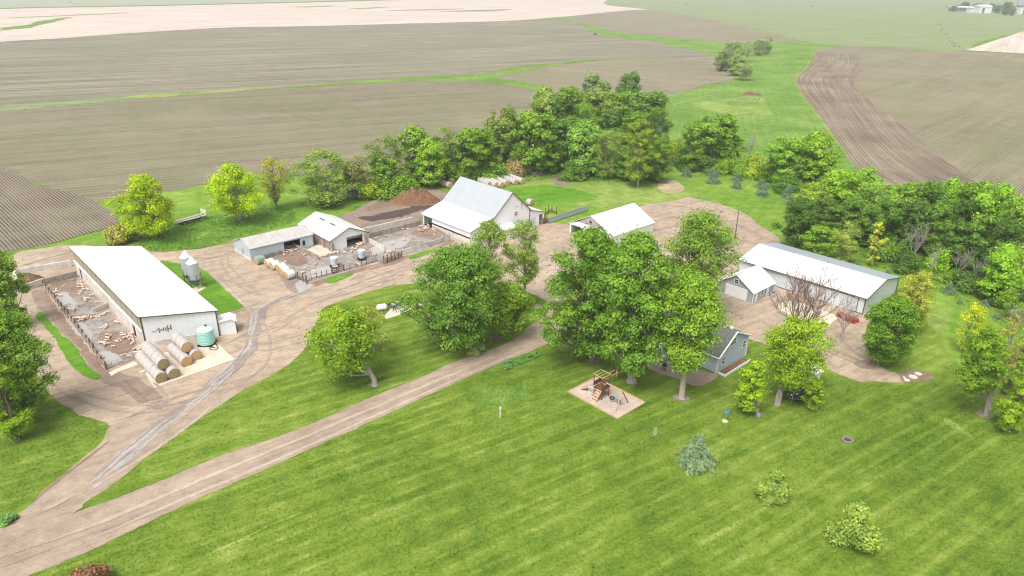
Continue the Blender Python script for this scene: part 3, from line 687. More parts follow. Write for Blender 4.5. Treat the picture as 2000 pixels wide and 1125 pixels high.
def make_tree(name, seed, W, Hh, low=.25, nclump=40, nleaf=9000, leaf=.3, off=(0, 0), trunks=1, tr=.35, droop=0.0, gap=.0, bark='bark', fill=.5, full=2.0, shape='round', spread=.8, asp=.62):
    """tapered trunk with limbs reaching leaf clumps spread through an uneven crown; W wide, Hh tall"""
    rng = np.random.default_rng(seed)
    root = thing(name, None, None)
    a, zc, hz = W / 2, Hh * (low + 1) / 2, Hh * (1 - low) / 2
    nclump = int(nclump * 1.3)
    cl = []
    lob = [(rng.uniform(0, 2 * math.pi), rng.uniform(-.7, .9), rng.uniform(.18, .46)) for _ in range(7)]
    tries = 0
    while len(cl) < nclump and tries < 6000:
        tries += 1
        d = rng.normal(size=3); d /= np.linalg.norm(d)
        rr = rng.uniform(.45, 1.0) ** .5 if rng.random() < .78 else rng.uniform(.1, .6)
        k = 1.0
        th = math.atan2(d[1], d[0])
        for l0, l1, l2 in lob:
            k += l2 * math.exp(-(1 - math.cos(th - l0)) * 3 - (d[2] - l1) ** 2 * 3) - .085
        k = min(1.32, max(.5, k))
        rc = W * rng.uniform(.055, .145) * (1 + .2 * (1 - rr)) * min(1, (44 / nclump) ** .2)
        f = max(.2, 1 - rc / a * .5)
        zt = rng.uniform(-1, 1); rh = (1 - abs(zt) ** full) ** (1 / full)
        if shape == 'vase': rh *= .48 + .52 * min(1, (zt * .5 + .5) * 1.35)
        if shape == 'cone': rh *= 1.05 - .3 * (zt * .5 + .5)
        hd = np.array([math.cos(th), math.sin(th)]) * rh
        c = np.array([hd[0] * a * rr * k * f + off[0], hd[1] * a * rr * k * f + off[1], zc + zt * (hz - rc * .55)])
        if rng.random() < .35 * (1 - rr): continue
        cl.append((c, rc))
    P_, N_, T_ = [], [], []
    cw = np.array([c[1] ** 2 for c in cl]); cw = cw / cw.sum()
    for (c, rc), w in zip(cl, cw):
        m = max(8, int(nleaf * w))
        d = rng.normal(size=(m, 3)); d /= np.linalg.norm(d, axis=1, keepdims=True)
        rad = rc * (rng.random(m) ** (1 / 3 if fill > .6 else .4)) * rng.uniform(.75, 1.25, m)
        keep = (d[:, 2] > -.55) | (rng.random(m) < .45)
        sub = d * rad[:, None] * np.array([1.0, 1.0, .72])
        # lumpy edge of each clump
        ph = rng.uniform(0, 6, 3)
        sub *= (1 + .28 * np.sin(d[:, 0:1] * 5 + ph[0]) * np.sin(d[:, 1:2] * 5 + ph[1]) + .2 * np.sin(d[:, 2:3] * 7 + ph[2]))
        pts = c + sub
        if droop: pts[:, 2] -= droop * rc * (np.hypot(sub[:, 0], sub[:, 1]) / rc) ** 2 + droop * rng.random(m) * rc * .8
        if gap:
            g = np.sin(pts[:, 0] * 1.7 + ph[0]) * np.sin(pts[:, 1] * 1.9 + ph[1]) * np.sin(pts[:, 2] * 2.1 + ph[2])
            keep &= (g > -gap)
        nn = d * .85 + np.array([0, 0, .4]) + rng.normal(size=(m, 3)) * .3
        # loose sprays reaching out past the clump
        sp = rng.random(m) < .10; pts[sp] = c + sub[sp] * rng.uniform(1.15, 1.75, (int(sp.sum()), 1))
        P_.append(pts[keep]); N_.append(nn[keep]); T_.append(np.full(int(keep.sum()), rng.random()))
    P_ = np.concatenate(P_); N_ = np.concatenate(N_); T_ = np.concatenate(T_)
    keep = P_[:, 2] > .1; P_ = P_[keep]; N_ = N_[keep]
    leaf_cloud('crown', P_, N_, leaf, M['leaf'], seed + 7, root, asp, T_[keep])
    mb = MB()
    split = Hh * max(.12, low * rng.uniform(.75, 1.0))
    bases = []
    for t in range(trunks):
        b0 = Vector((rng.uniform(-.5, .5) * (trunks - 1) * tr * 2.2, rng.uniform(-.5, .5) * (trunks - 1) * tr, 0))
        lean = Vector((off[0] * .12 + b0.x * .8, off[1] * .12, split))
        top = Vector((off[0] * .8 + b0.x * 1.5, off[1] * .8, Hh * .78))
        r0 = tr / math.sqrt(trunks)
        path = [b0 + Vector((0, 0, -.1)), b0 + Vector((0, 0, .35)), b0.lerp(lean, .55) + Vector((rng.normal() * .1, 0, split * .1)), lean, lean.lerp(top, .45) + Vector((rng.normal() * .3, rng.normal() * .3, 0)), top]
        mb.tube(path, [r0 * 1.7, r0 * 1.12, r0, r0 * .85, r0 * .5, r0 * .12], 9)
        bases.append((lean, top, r0))
    for i, (c, rc) in enumerate(cl):
        lean, top, r0 = bases[i % trunks]
        t = min(.9, max(0.0, (c[2] - lean.z) / max(.1, top.z - lean.z) - rng.uniform(.2, .5)))
        s = lean.lerp(top, t); e = Vector(c)
        mid = s.lerp(e, .55) + Vector((rng.normal() * .25, rng.normal() * .25, -(e - s).length * .10))
        rb = r0 * .42 * (1 - t * .6)
        mb.tube([s, s.lerp(mid, .5) + Vector((0, 0, .0)), mid, e, e + (e - mid) * .35], [rb, rb * .8, rb * .55, rb * .28, rb * .08], 5, False)
    mb.build('trunk', M[bark], root, True)
    return root

def make_bare(name, seed, W, Hh, tr=.2, bark='palebark', levels=6, first=5):
    rnd = random.Random(seed)
    root = thing(name, None, None); mb = MB(); tw = MB()
    def grow(p, d, L, r, lv):
        q = p
        pts, rs = [p], [r]
        for i in range(3):
            d = (d + Vector((rnd.uniform(-.22, .22), rnd.uniform(-.22, .22), rnd.uniform(-.06, .16)))).normalized()
            q = q + d * (L / 3); pts.append(q); rs.append(r * (1 - .16 * (i + 1)))
        (mb if lv > 2 else tw).tube(pts, rs, 6 if lv > 3 else 3, False)
        if lv <= 0: return
        for k in range(3 if lv > 2 else 2 + rnd.randint(0, 1)):
            t = rnd.uniform(.35, 1.0); j = min(3, int(t * 3 + .5))
            nd = (d + Vector((rnd.gauss(0, .5), rnd.gauss(0, .5), rnd.uniform(-.1, .45)))).normalized()
            grow(pts[j], nd, L * rnd.uniform(.58, .8), max(.02, rs[j] * .62), lv - 1)
    p0 = Vector((0, 0, 0)); p1 = Vector((0, 0, Hh * .2))
    mb.tube([p0, p0 + Vector((0, 0, .3)), p1], [tr * 1.4, tr, tr * .85], 8)
    for k in range(first):
        t = 2 * math.pi * k / first + rnd.uniform(-.3, .3)
        el = rnd.uniform(.8, 2.2)
        d = Vector((math.cos(t) * W / Hh * .9, math.sin(t) * W / Hh * .9, el * 1.3)).normalized()
        grow(p1, d, Hh * .34, tr * .55, levels - 1)
    mb.build('trunk', M[bark], root, True); tw.build('twigs', M[bark], root)
    return root

def make_spruce(name, seed, W, Hh, n=9000, leaf=.10):
    rng = np.random.default_rng(seed); root = thing(name, None, None)
    P_, N_ = [], []; mb = MB()
    mb.tube([(0, 0, -.05), (0, 0, Hh * .5), (0, 0, Hh * .97)], [Hh * .03, Hh * .02, .01], 6)
    lv = 15; per = n // lv
    for L in range(lv):
        t = L / (lv - 1); z = Hh * (.06 + .9 * t); rad = W / 2 * (1 - t) ** .62 * rng.uniform(.85, 1.12) + .04
        nb = max(5, int(15 * (1 - t)) + 5)
        for b in range(nb):
            th = 2 * math.pi * (b + rng.random() * .8) / nb; rr = rad * rng.uniform(.6, 1.25)
            k = max(4, int(per * (1.5 * (1 - t) + .15) / nb)); s = rng.random(k) ** .65
            x = np.cos(th) * rr * s; y = np.sin(th) * rr * s; sp = (1 - s * .5) * W * .05
            P_.append(np.stack([x + rng.normal(size=k) * sp, y + rng.normal(size=k) * sp, z - rr * .26 * s ** 2 + rr * .16 * s + rng.normal(size=k) * W * .02], 1))
            N_.append(np.stack([np.cos(th) + rng.normal(size=k) * .6, np.sin(th) + rng.normal(size=k) * .6, 1.0 + rng.normal(size=k) * .5], 1))
    P_ = np.concatenate(P_); P_[:, 2] = np.maximum(P_[:, 2], .05)
    leaf_cloud('foliage', P_, np.concatenate(N_), leaf, M['needle'], seed, root, .5)
    mb.build('trunk', M['bark'], root)
    return root

def make_bush(name, seed, W, Hh, n=3000, leaf=.14, stems=True, asp=.62):
    rng = np.random.default_rng(seed); root = thing(name, None, None)
    P_, N_ = [], []; mb = MB()
    for i in range(16):
        d = rng.normal(size=3); d[2] = abs(d[2]); d /= np.linalg.norm(d)
        c = d * np.array([W / 2, W / 2, Hh]) * rng.uniform(.35, .8); rc = W * rng.uniform(.16, .25)
        c[2] = max(c[2], rc * .6); c[2] = min(c[2], Hh - rc * .6)
        m = n // 16; q = rng.normal(size=(m, 3)); q /= np.linalg.norm(q, axis=1, keepdims=True)
        P_.append(c + q * rc * (rng.random((m, 1)) ** .4) * np.array([1, 1, .85]) * rng.uniform(.8, 1.2, (m, 1))); N_.append(q * .8 + np.array([0, 0, .4]) + rng.normal(size=(m, 3)) * .35)
        mb.tube([(rng.normal() * .06, rng.normal() * .06, 0), Vector(c) * .5 + Vector((0, 0, .1)), c], [.05, .035, .012], 4, False)
    P_ = np.concatenate(P_); P_[:, 2] = np.maximum(P_[:, 2], .05)
    leaf_cloud('foliage', P_, np.concatenate(N_), leaf, M['leaf'], seed, root, asp)
    mb.build('stems', M['bark'], root)
    return root

def set_color(root, c):
    c = [min(.75, v * LEAF_GAIN) for v in c]
    for o in [root] + list(root.children_recursive): o.color = (*c, 1)

def weeds(name, px, h, size, dens, col, seed, clump=1.2):
    poly = jitter(resample(smooth_loop([G(*q) for q in px])), .4)
    xs = [p.x for p in poly]; ys = [p.y for p in poly]
    rng = np.random.default_rng(seed)
    area = (max(xs) - min(xs)) * (max(ys) - min(ys)); n = int(area * dens)
    x = rng.uniform(min(xs), max(xs), n); y = rng.uniform(min(ys), max(ys), n)
    k = point_in(poly, x, y); x, y = x[k], y[k]
    f = np.sin(x * clump + np.sin(y * .8) * 1.5) * np.sin(y * clump * 1.1 + np.sin(x * .6)) * .5 + .5
    z = rng.random(len(x)) ** .7 * h * (.25 + .9 * f)
    nn = np.stack([rng.normal(size=len(x)) * .5, rng.normal(size=len(x)) * .5, np.full(len(x), .8)], 1)
    o = leaf_cloud(name, np.stack([x, y, z + .03], 1), nn, size, M['leaf'], seed)
    o.color = (*[v * LEAF_GAIN for v in col], 1)
    return tag(o, kind='stuff')

# ------------------------------------------------------------------ trees
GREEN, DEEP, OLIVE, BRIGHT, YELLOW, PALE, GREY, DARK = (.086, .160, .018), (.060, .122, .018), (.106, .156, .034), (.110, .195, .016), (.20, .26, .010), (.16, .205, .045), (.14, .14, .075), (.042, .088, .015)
LEAF_GAIN = 1.85
PROTO = {
    'round1': lambda: make_tree('broadleaf_tree', 11, 9, 11, .05, 56, 17000, .19, tr=.28, full=2.4),
    'round2': lambda: make_tree('broadleaf_tree', 12, 9, 11, .05, 46, 14000, .20, tr=.28, gap=.5, full=2.4),
    'round3': lambda: make_tree('broadleaf_tree', 13, 9, 10, .05, 62, 17000, .18, tr=.26, shape='cone', full=2.4),
    'round4': lambda: make_tree('broadleaf_tree', 14, 9, 11, .05, 50, 15000, .19, tr=.28, trunks=2, full=2.4),
    'willow1': lambda: make_tree('willow_tree', 21, 9, 11, .05, 54, 17000, .15, tr=.26, trunks=2, gap=.35, droop=.35, asp=.4, bark='palebark', full=2.4),
    'willow2': lambda: make_tree('willow_tree', 22, 9, 11, .05, 42, 13000, .15, tr=.24, trunks=2, gap=.25, droop=.3, asp=.4, bark='palebark', full=2.4),
    'sparse': lambda: make_tree('sparse_tree', 23, 8, 11, .25, 30, 5000, .16, tr=.2, gap=.15, droop=.1, asp=.45, bark='palebark'),
    'bush1': lambda: make_bush('bush', 31, 5, 4.2, 8000, .14),
    'bush2': lambda: make_bush('bush', 32, 5, 3.6, 7000, .14),
}
DIM = {'round1': (9, 11), 'round2': (9, 11), 'round3': (9, 10), 'round4': (9, 11), 'willow1': (9, 11), 'willow2': (9, 11), 'sparse': (8, 11), 'bush1': (5, 4.2), 'bush2': (5, 3.6)}
built = {}
rt = random.Random(5)
def locate(cx, top, base, w):
    x = cx
    for _ in range(4):
        g = G(x, base); h = height_to(g, top)
        x += cx - P(g.x, g.y, h * .55)[0]
    g = G(x, base); h = height_to(g, top)
    return g, h, w * depth(g) / CAM_F
def plant(kind, cx, top, base, w, col, label, cat='tree', group=None, rz=None):
    g, h, W = locate(cx, top, base, w)
    if kind not in built:
        built[kind] = PROTO[kind](); o = built[kind]
    else: o = copy_tree(built[kind])
    o.location = g; o.rotation_euler = (0, 0, rt.uniform(0, 6.28) if rz is None else rz)
    dw, dh = DIM[kind]; W *= 1.12; col = tuple(c * 1.13 for c in col); o.scale = (W / dw, W / dw, h / dh)
    j = rt.uniform(.9, 1.12); set_color(o, tuple(c * j for c in col))
    for kk in ('label', 'category', 'group'):
        if kk in o: del o[kk]
    return tag(o, label, cat, group)
def hero(cx, top, base, w, col, label, seed, bx=None, cat='tree', **kw):
    """a tree modelled on its own; bx = where its trunk meets the ground in the survey"""
    g, h, W = locate(cx, top, base, w)
    off = (0, 0)
    if bx is not None:
        g2 = G(bx, base); m = G(bx, base); px = P(g2.x, g2.y, h * .55)[0]
        off = ((cx - px) * depth(g2) / CAM_F, 0); g = g2
    o = make_tree(kw.pop('name', 'broadleaf_tree'), seed, W, h, off=off, **kw)
    o.location = g; set_color(o, col)
    return tag(o, label, cat)

WG = 'trees of the shelter wood behind the barns'
# centre and yard trees
hero(1158, 446, 706, 195, (.080, .158, .018), 'tall dense green tree left of the house, nearest the circular drive', 101, bx=1156, low=.07, nclump=128, nleaf=57200, leaf=0.191, tr=.55)
hero(1238, 455, 746, 200, (.088, .172, .018), 'huge bright green tree with thick pale trunk beside the wooden playset', 102, bx=1233, low=.09, nclump=135, nleaf=59400, leaf=0.185, tr=.58, bark='palebark')
hero(1343, 530, 778, 208, (.118, .205, .020), 'light green tree with flared trunk on the lawn in front of the grey house', 103, bx=1331, shape='vase', low=0.22, nclump=108, nleaf=46200, leaf=0.165, tr=.42, bark='palebark')
hero(1364, 410, 622, 235, (.098, .17, .022), 'open olive green tree behind the house with dark limbs against the dirt lot', 104, bx=1325, low=.12, nclump=83, nleaf=30000, leaf=0.178, tr=.45, gap=.3, shape='cone')
hero(905, 478, 688, 225, (.080, .158, .022), 'wide dense tree in the middle of the lawn island with leafy trunk sprouts', 105, bx=918, low=0.08, nclump=128, nleaf=55000, leaf=0.178, tr=.55)
hero(985, 548, 662, 150, (0.096, 0.165, 0.012), 'dark trunked tree at the right end of the lawn island', 106, bx=968, low=0.12, nclump=56, nleaf=20900, leaf=0.172, tr=.5, gap=.5)
hero(955, 430, 606, 128, (.125, .19, .035), 'slender pale olive tree in front of the big white barn', 107, low=.3, nclump=52, nleaf=17000, leaf=0.145, tr=.26, gap=.2, bark='palebark', shape='round')
hero(1026, 428, 606, 118, (.125, .19, .035), 'airy pale tree right of the big barn front, branches spreading over the gravel', 108, low=.3, nclump=50, nleaf=15000, leaf=0.145, tr=.24, gap=.2, bark='palebark', shape='round')
hero(680, 606, 753, 185, (0.114, 0.195, 0.012), 'crooked green tree with short pale trunk at the left of the lawn island', 109, bx=732, low=.16, nclump=59, nleaf=20900, leaf=0.165, tr=.4, bark='palebark')
hero(727, 596, 690, 70, (0.214, 0.230, 0.055), 'thin pale leaved tree beside the patio slab', 110, low=0.14, nclump=32, nleaf=4180, leaf=0.132, tr=.14, gap=.1, bark='palebark')
hero(652, 598, 668, 70, (0.204, 0.260, 0.019), 'feathery yellow green young tree at the edge of the gravel yard', 111, low=0.06, nclump=32, nleaf=5720, leaf=0.119, tr=.14, gap=.3)
hero(1547, 620, 790, 195, (.135, .215, .012), 'yellow green spreading tree between the house and the bare tree', 112, bx=1515, shape='vase', low=0.2, gap=.3, nclump=70, nleaf=30800, leaf=0.145, tr=.35, trunks=2, bark='palebark')
hero(1470, 706, 812, 86, (.145, .245, .010), 'small bright yellow green tree at the right corner of the grey house', 113, bx=1480, low=0.11, nclump=48, nleaf=17600, leaf=0.132, tr=.25, bark='palebark')
hero(1590, 738, 802, 56, (0.126, 0.205, 0.012), 'bushy green tree in front of the white garden shed', 114, low=0.04, nclump=35, nleaf=9900, leaf=0.125, tr=.18)
hero(1742, 578, 710, 135, (.074, .152, .012), 'rounded dark green tree at the right end of the machine shed', 115, bx=1706, low=0.08, nclump=86, nleaf=37400, leaf=0.145, tr=.35)
hero(1790, 528, 652, 90, (0.210, 0.235, 0.036), 'pale olive tree behind the rounded dark green tree', 116, low=0.04, nclump=59, nleaf=19800, leaf=0.119, tr=.25, gap=.5)
hero(1912, 640, 811, 118, (0.096, 0.175, 0.012), 'leaning green tree with slim pale trunk on the right lawn', 117, bx=1924, low=.25, nclump=54, nleaf=18700, leaf=0.139, tr=.24, bark='palebark')
hero(1895, 590, 690, 75, (0.240, 0.290, 0.012), 'low yellow green sapling clump on the right lawn', 118, low=0.06, nclump=32, nleaf=5720, leaf=0.112, tr=.12, gap=.25)
hero(1965, 602, 800, 80, (0.163, 0.175, 0.033), 'half bare grey green tree at the right edge of the picture', 119, low=0.14, nclump=40, nleaf=5060, leaf=0.119, tr=.22, gap=.1, bark='palebark', shape='vase')
hero(1985, 740, 842, 80, (0.126, 0.210, 0.011), 'bright green bushy tree cut by the right edge of the picture', 120, low=0.03, nclump=40, nleaf=13200, leaf=0.132, tr=.2)
hero(1985, 660, 770, 60, (0.108, 0.175, 0.017), 'green tree behind the half bare tree at the right edge', 121, low=0.04, nclump=32, nleaf=8800, leaf=0.132, tr=.2)
hero(285, 340, 466, 138, (.185, .265, .004), 'multi lobed yellow green tree left of the hay wagon', 122, low=0.04, nclump=70, nleaf=26400, leaf=0.198, tr=.35, trunks=3)
hero(455, 320, 434, 140, (.205, .30, .004), 'vivid yellow green tree on two crossing trunks right of the hay wagon', 123, bx=470, low=0.14, nclump=62, nleaf=22000, leaf=0.198, tr=.4, trunks=2, bark='palebark')
hero(533, 306, 410, 86, (0.186, 0.200, 0.030), 'thin leaved tree with dark trunk in the mown grass', 124, low=0.17, nclump=45, nleaf=9240, leaf=0.158, tr=.3, gap=.15, shape='vase')
hero(0, 490, 640, 98, (.098, .172, .022), 'light green tree at the left edge beside the manure bunker', 125, low=0.03, nclump=59, nleaf=22000, leaf=0.158, tr=.3)
hero(14, 606, 818, 185, (.088, .165, .018), 'big leafy tree at the left edge overhanging the gravel loop', 126, bx=-10, low=0.06, nclump=101, nleaf=48400, leaf=0.145, tr=.5)
hero(5, 700, 860, 100, (0.120, 0.205, 0.011), 'green tree low at the left edge of the picture', 127, low=0.03, nclump=48, nleaf=19800, leaf=0.132, tr=.3)
b = make_bare('bare_tree', 7, 12, 11.5, .30, 'redbark', levels=6, first=7); g, h, W = locate(1570, 522, 702, 165); b.location = g; b.scale = (W / 13, W / 13, h / 11.0); tag(b, 'large leafless tree in front of the grey machine shed', 'tree')
b = make_bare('bare_tree', 9, 8, 8, .16, levels=5); g, h, W = locate(1655, 560, 668, 85); b.location = g; b.scale = (W / 8.5, W / 8.5, h / 8.5); tag(b, 'small leafless tree beside the red implement', 'tree')
bare_src = b
for cx, t, ba, w, lab in ((1792, 415, 520, 62, 'dead grey tree standing against the right wood'), (1880, 470, 552, 56, 'dead grey brown tree at the right wood edge, left of its twin'), (1914, 482, 566, 50, 'dead grey brown tree at the right wood edge, right of its twin'), (1826, 470, 540, 44, 'small dead brown tree at the right wood edge'),
                      (1990, 572, 660, 60, 'leafless grey tree at the far right lawn edge'), (1118, 330, 345, 18, 'small dead brush heap tree by the feed bunk'), (852, 262, 345, 30, 'dead pale limbs showing through the shelter wood'), (1300, 250, 320, 26, 'dead pale branches beside the tall tree in the wood'), (1466, 245, 325, 40, 'sparse grey tree in the gap of the shelter wood')):
    o = copy_tree(bare_src); g, h, W = locate(cx, t, ba, w); o.location = g; o.scale = (W / 8.5, W / 8.5, h / 8.5); o.rotation_euler = (0, 0, rt.uniform(0, 6)); tag(o, lab, 'tree')

WOOD = [
 ('willow1', 640, 292, 397, 140, OLIVE, 'broad olive tree with two pale trunks at the left end of the shelter wood'),
 ('willow2', 700, 300, 388, 70, GREY, 'greyish thin tree right of the broad olive tree'),
 ('bush1', 718, 335, 386, 60, (.16, .23, .015), 'yellow green bush at the foot of the shelter wood'),
 ('willow1', 760, 262, 372, 90, OLIVE, 'olive willow rising behind the yellow green bush'),
 ('bush2', 775, 330, 384, 80, GREEN, 'wide green bush left of the mulch pile'),
 ('round2', 812, 245, 358, 80, GREEN, 'green tree above the mulch pile, thin at the top'),
 ('round3', 838, 270, 366, 75, BRIGHT, 'bright green tree just behind the mulch pile'),
 ('willow2', 870, 244, 350, 90, OLIVE, 'olive tree behind the row of bales, left side'),
 ('bush1', 884, 296, 352, 62, GREEN, 'round green bush behind the single bales'),
 ('round1', 925, 250, 348, 90, GREEN, 'green tree behind the big barn roof ridge'),
 ('bush2', 915, 315, 352, 55, DEEP, 'dark bush directly behind the barn ridge'),
 ('round4', 985, 205, 332, 82, OLIVE, 'tall olive tree with dark forked trunk behind the bale rows'),
 ('bush1', 962, 300, 347, 72, GREEN, 'green bush behind the long bale rows'),
 ('bush2', 1012, 296, 342, 46, (.20, .17, .085), 'brownish bush at the wood edge left of the feed bunk'),
 ('round1', 1040, 216, 338, 92, GREEN, 'full green tree behind the feed bunk'),
 ('round3', 1066, 172, 296, 100, OLIVE, 'wide olive tree at the back of the wood, left'),
 ('round2', 1090, 230, 335, 80, DEEP, 'deep green tree in the middle of the shelter wood'),
 ('round1', 1108, 168, 280, 80, GREEN, 'green tree at the back of the wood beside the waterway'),
 ('round4', 1156, 142, 255, 66, (.105, .155, .055), 'tall tree crowning the back of the wood, left one of two'),
 ('round1', 1232, 140, 238, 58, (.075, .135, .035), 'dark topped tree crowning the back of the wood, right one of two'),
 ('round2', 1165, 172, 290, 84, OLIVE, 'olive tree below the two crowning trees'),
 ('round3', 1140, 235, 344, 92, (.10, .185, .035), 'bright topped tree in front of the dark gap'),
 ('round1', 1215, 178, 280, 84, GREEN, 'green tree right of the back gap in the wood'),
 ('round1', 1268, 178, 292, 105, DEEP, 'broad dark green tree on the right of the shelter wood'),
 ('willow1', 1182, 248, 346, 80, OLIVE, 'olive tree left of the tall pale trunk'),
 ('round3', 1225, 285, 352, 60, DEEP, 'dark shrubby tree behind the tall pale trunk'),
 ('bush1', 1130, 300, 348, 66, DEEP, 'dark green bush under the shelter wood'),
 ('bush2', 1178, 305, 340, 60, BRIGHT, 'bright bush seen through the gap in the wood'),
 ('round3', 1292, 268, 356, 58, GREEN, 'green tree right of the tall pale trunk'),
 ('bush1', 1322, 258, 318, 48, YELLOW, 'yellow bush between the two halves of the shelter wood'),
 ('round2', 1350, 240, 334, 64, GREEN, 'narrow green tree left of the big round one by the spruces'),
 ('round4', 1402, 218, 326, 112, GREEN, 'big rounded green tree behind the row of spruces'),
 ('bush1', 1345, 290, 330, 56, DEEP, 'dark bush behind the first spruces'),
 ('bush2', 1382, 295, 334, 60, DEEP, 'low dark bush between the spruces and the big rounded tree'),
 ('bush1', 1418, 300, 338, 44, BRIGHT, 'bright round bush behind the spruce row'),
 ('bush2', 1448, 296, 342, 44, GREEN, 'green round bush right of the bright one behind the spruces'),
 ('bush1', 1482, 285, 345, 56, (.17, .24, .02), 'tall yellow green bush behind the spruce row'),
 ('bush2', 1502, 312, 352, 50, GREEN, 'green bush next to the yellow one behind the spruces'),
 ('round1', 1540, 268, 366, 80, (.105, .20, .022), 'bright green tree left of the big bright crown by the row field'),
 ('round3', 1590, 258, 372, 105, BRIGHT, 'big bright green crown beside the curved row field'),
 ('bush2', 1542, 330, 376, 60, DEEP, 'dark bush at the right end of the spruce row'),
 ('bush1', 1610, 320, 380, 60, GREEN, 'green bush below the big bright crown'),
]
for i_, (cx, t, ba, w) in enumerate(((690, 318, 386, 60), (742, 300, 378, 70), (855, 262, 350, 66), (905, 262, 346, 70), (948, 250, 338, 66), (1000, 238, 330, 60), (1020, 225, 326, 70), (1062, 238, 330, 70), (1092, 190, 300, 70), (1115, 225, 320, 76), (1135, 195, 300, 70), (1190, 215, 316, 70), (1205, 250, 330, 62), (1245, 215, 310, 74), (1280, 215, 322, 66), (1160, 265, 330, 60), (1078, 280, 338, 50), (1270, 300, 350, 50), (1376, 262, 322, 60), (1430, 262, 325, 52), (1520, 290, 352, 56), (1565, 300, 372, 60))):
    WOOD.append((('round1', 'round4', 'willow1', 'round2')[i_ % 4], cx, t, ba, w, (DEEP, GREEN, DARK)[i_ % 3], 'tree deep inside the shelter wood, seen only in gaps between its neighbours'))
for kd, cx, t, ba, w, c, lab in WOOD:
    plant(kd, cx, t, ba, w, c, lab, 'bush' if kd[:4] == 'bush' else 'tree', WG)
hero(1248, 232, 366, 78, (0.126, 0.185, 0.019), 'tall tree with slim pale trunk standing in front of the shelter wood', 130, bx=1246, low=0.09, nclump=59, nleaf=19800, leaf=0.198, tr=.25, bark='palebark')
RG = 'trees of the wood beyond the machine shed'
RIGHT = [
 ('round1', 1566, 388, 486, 78, DARK, 'darkest tree at the left end of the right wood'),
 ('round3', 1590, 358, 450, 92, (.13, .20, .025), 'yellowish green tree above the darkest tree'),
 ('round2', 1600, 440, 512, 70, GREEN, 'green tree behind the machine shed roof'),
 ('willow2', 1655, 432, 512, 78, (.15, .20, .04), 'soft olive green tree behind the machine shed'),
 ('round1', 1640, 332, 440, 100, BRIGHT, 'bright green tree at the row field, left of the right wood'),
 ('round3', 1688, 328, 430, 92, (.11, .20, .03), 'round light green tree beside the row field corner'),
 ('willow1', 1720, 352, 462, 105, (.13, .215, .035), 'wide soft green tree in the middle of the right wood'),
 ('round2', 1668, 385, 470, 70, DEEP, 'deep green tree under the bright ones in the right wood'),
 ('round4', 1772, 352, 470, 84, GREEN, 'green tree behind the dead grey tree'),
 ('round1', 1812, 355, 475, 80, DEEP, 'dark green tree right of the dead grey tree'),
 ('round3', 1852, 350, 470, 88, (.10, .20, .02), 'green tree touching the row field, centre of the right wood'),
 ('round2', 1840, 430, 520, 60, DEEP, 'deep green tree inside the right wood'),
 ('round1', 1905, 356, 490, 100, GREEN, 'large green tree right of centre in the right wood'),
 ('round4', 1938, 352, 505, 92, (.125, .235, .018), 'brightest crown of the right wood'),
 ('round1', 1985, 382, 530, 96, GREEN, 'green tree of the right wood cut by the picture edge'),
 ('bush1', 1842, 462, 524, 56, (.13, .24, .015), 'bright bush at the front of the right wood'),
 ('bush2', 1745, 460, 505, 60, DEEP, 'dark bush left of the dead grey tree'),
 ('bush1', 1780, 485, 528, 60, DARK, 'dark undergrowth bush at the front of the right wood'),
 ('round3', 1960, 478, 590, 92, (.115, .215, .018), 'leafy tree with leaning trunk at the lower right wood edge'),
 ('bush2', 1900, 520, 562, 70, DARK, 'dark bush between the dead trees'),
 ('bush1', 1945, 540, 588, 60, DARK, 'dark bush under the leaning trunk'),
 ('round2', 1890, 430, 530, 80, DEEP, 'deep green tree above the two dead twins'),
 ('round1', 2000, 540, 625, 60, GREEN, 'green tree at the right picture edge above the leafless one'),
 ('bush2', 1996, 450, 560, 60, (.14, .2, .06), 'pale bush at the right picture edge'),
 ('bush1', 1860, 520, 550, 44, GREEN, 'little green bush left of the dead twins'),
]
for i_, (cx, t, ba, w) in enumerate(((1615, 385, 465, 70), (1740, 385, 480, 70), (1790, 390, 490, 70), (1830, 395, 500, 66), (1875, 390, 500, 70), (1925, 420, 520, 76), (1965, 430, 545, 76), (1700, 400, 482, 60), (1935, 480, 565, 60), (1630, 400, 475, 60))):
    RIGHT.append((('round2', 'round1', 'round4')[i_ % 3], cx, t, ba, w, (DARK, DEEP)[i_ % 2], 'dark green tree deep inside the right wood, seen only between its neighbours'))
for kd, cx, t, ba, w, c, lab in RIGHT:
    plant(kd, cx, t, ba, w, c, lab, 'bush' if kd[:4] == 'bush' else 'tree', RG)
hero(1708, 432, 520, 44, (.235, .27, .035), 'small sparse yellow tree behind the machine shed', 131, low=0.08, nclump=32, nleaf=3960, leaf=0.172, tr=.12, gap=.15)
FG = 'willows standing along the grass valley'
for kd, cx, t, ba, w, c, lab in (
 ('willow1', 1428, 78, 140, 56, (.115, .155, .075), 'largest grey green willow of the valley clump'), ('round3', 1440, 105, 148, 44, (.13, .195, .06), 'yellow green tree at the front of the valley clump'),
 ('willow2', 1457, 112, 157, 44, (.14, .19, .075), 'pale willow nearest the meadow in the valley clump'), ('sparse', 1461, 78, 120, 26, (.13, .17, .08), 'small tree top between the valley clump and the far willows'),
 ('willow1', 1484, 76, 108, 30, (.12, .165, .075), 'far valley willow, left one of two'), ('willow2', 1499, 70, 106, 32, (.12, .17, .07), 'far valley willow, right one of two'), ('round3', 1410, 100, 138, 28, (.105, .16, .06), 'dark low tree at the left of the valley clump')):
    plant(kd, cx, t, ba, w, c, lab, 'tree', FG)
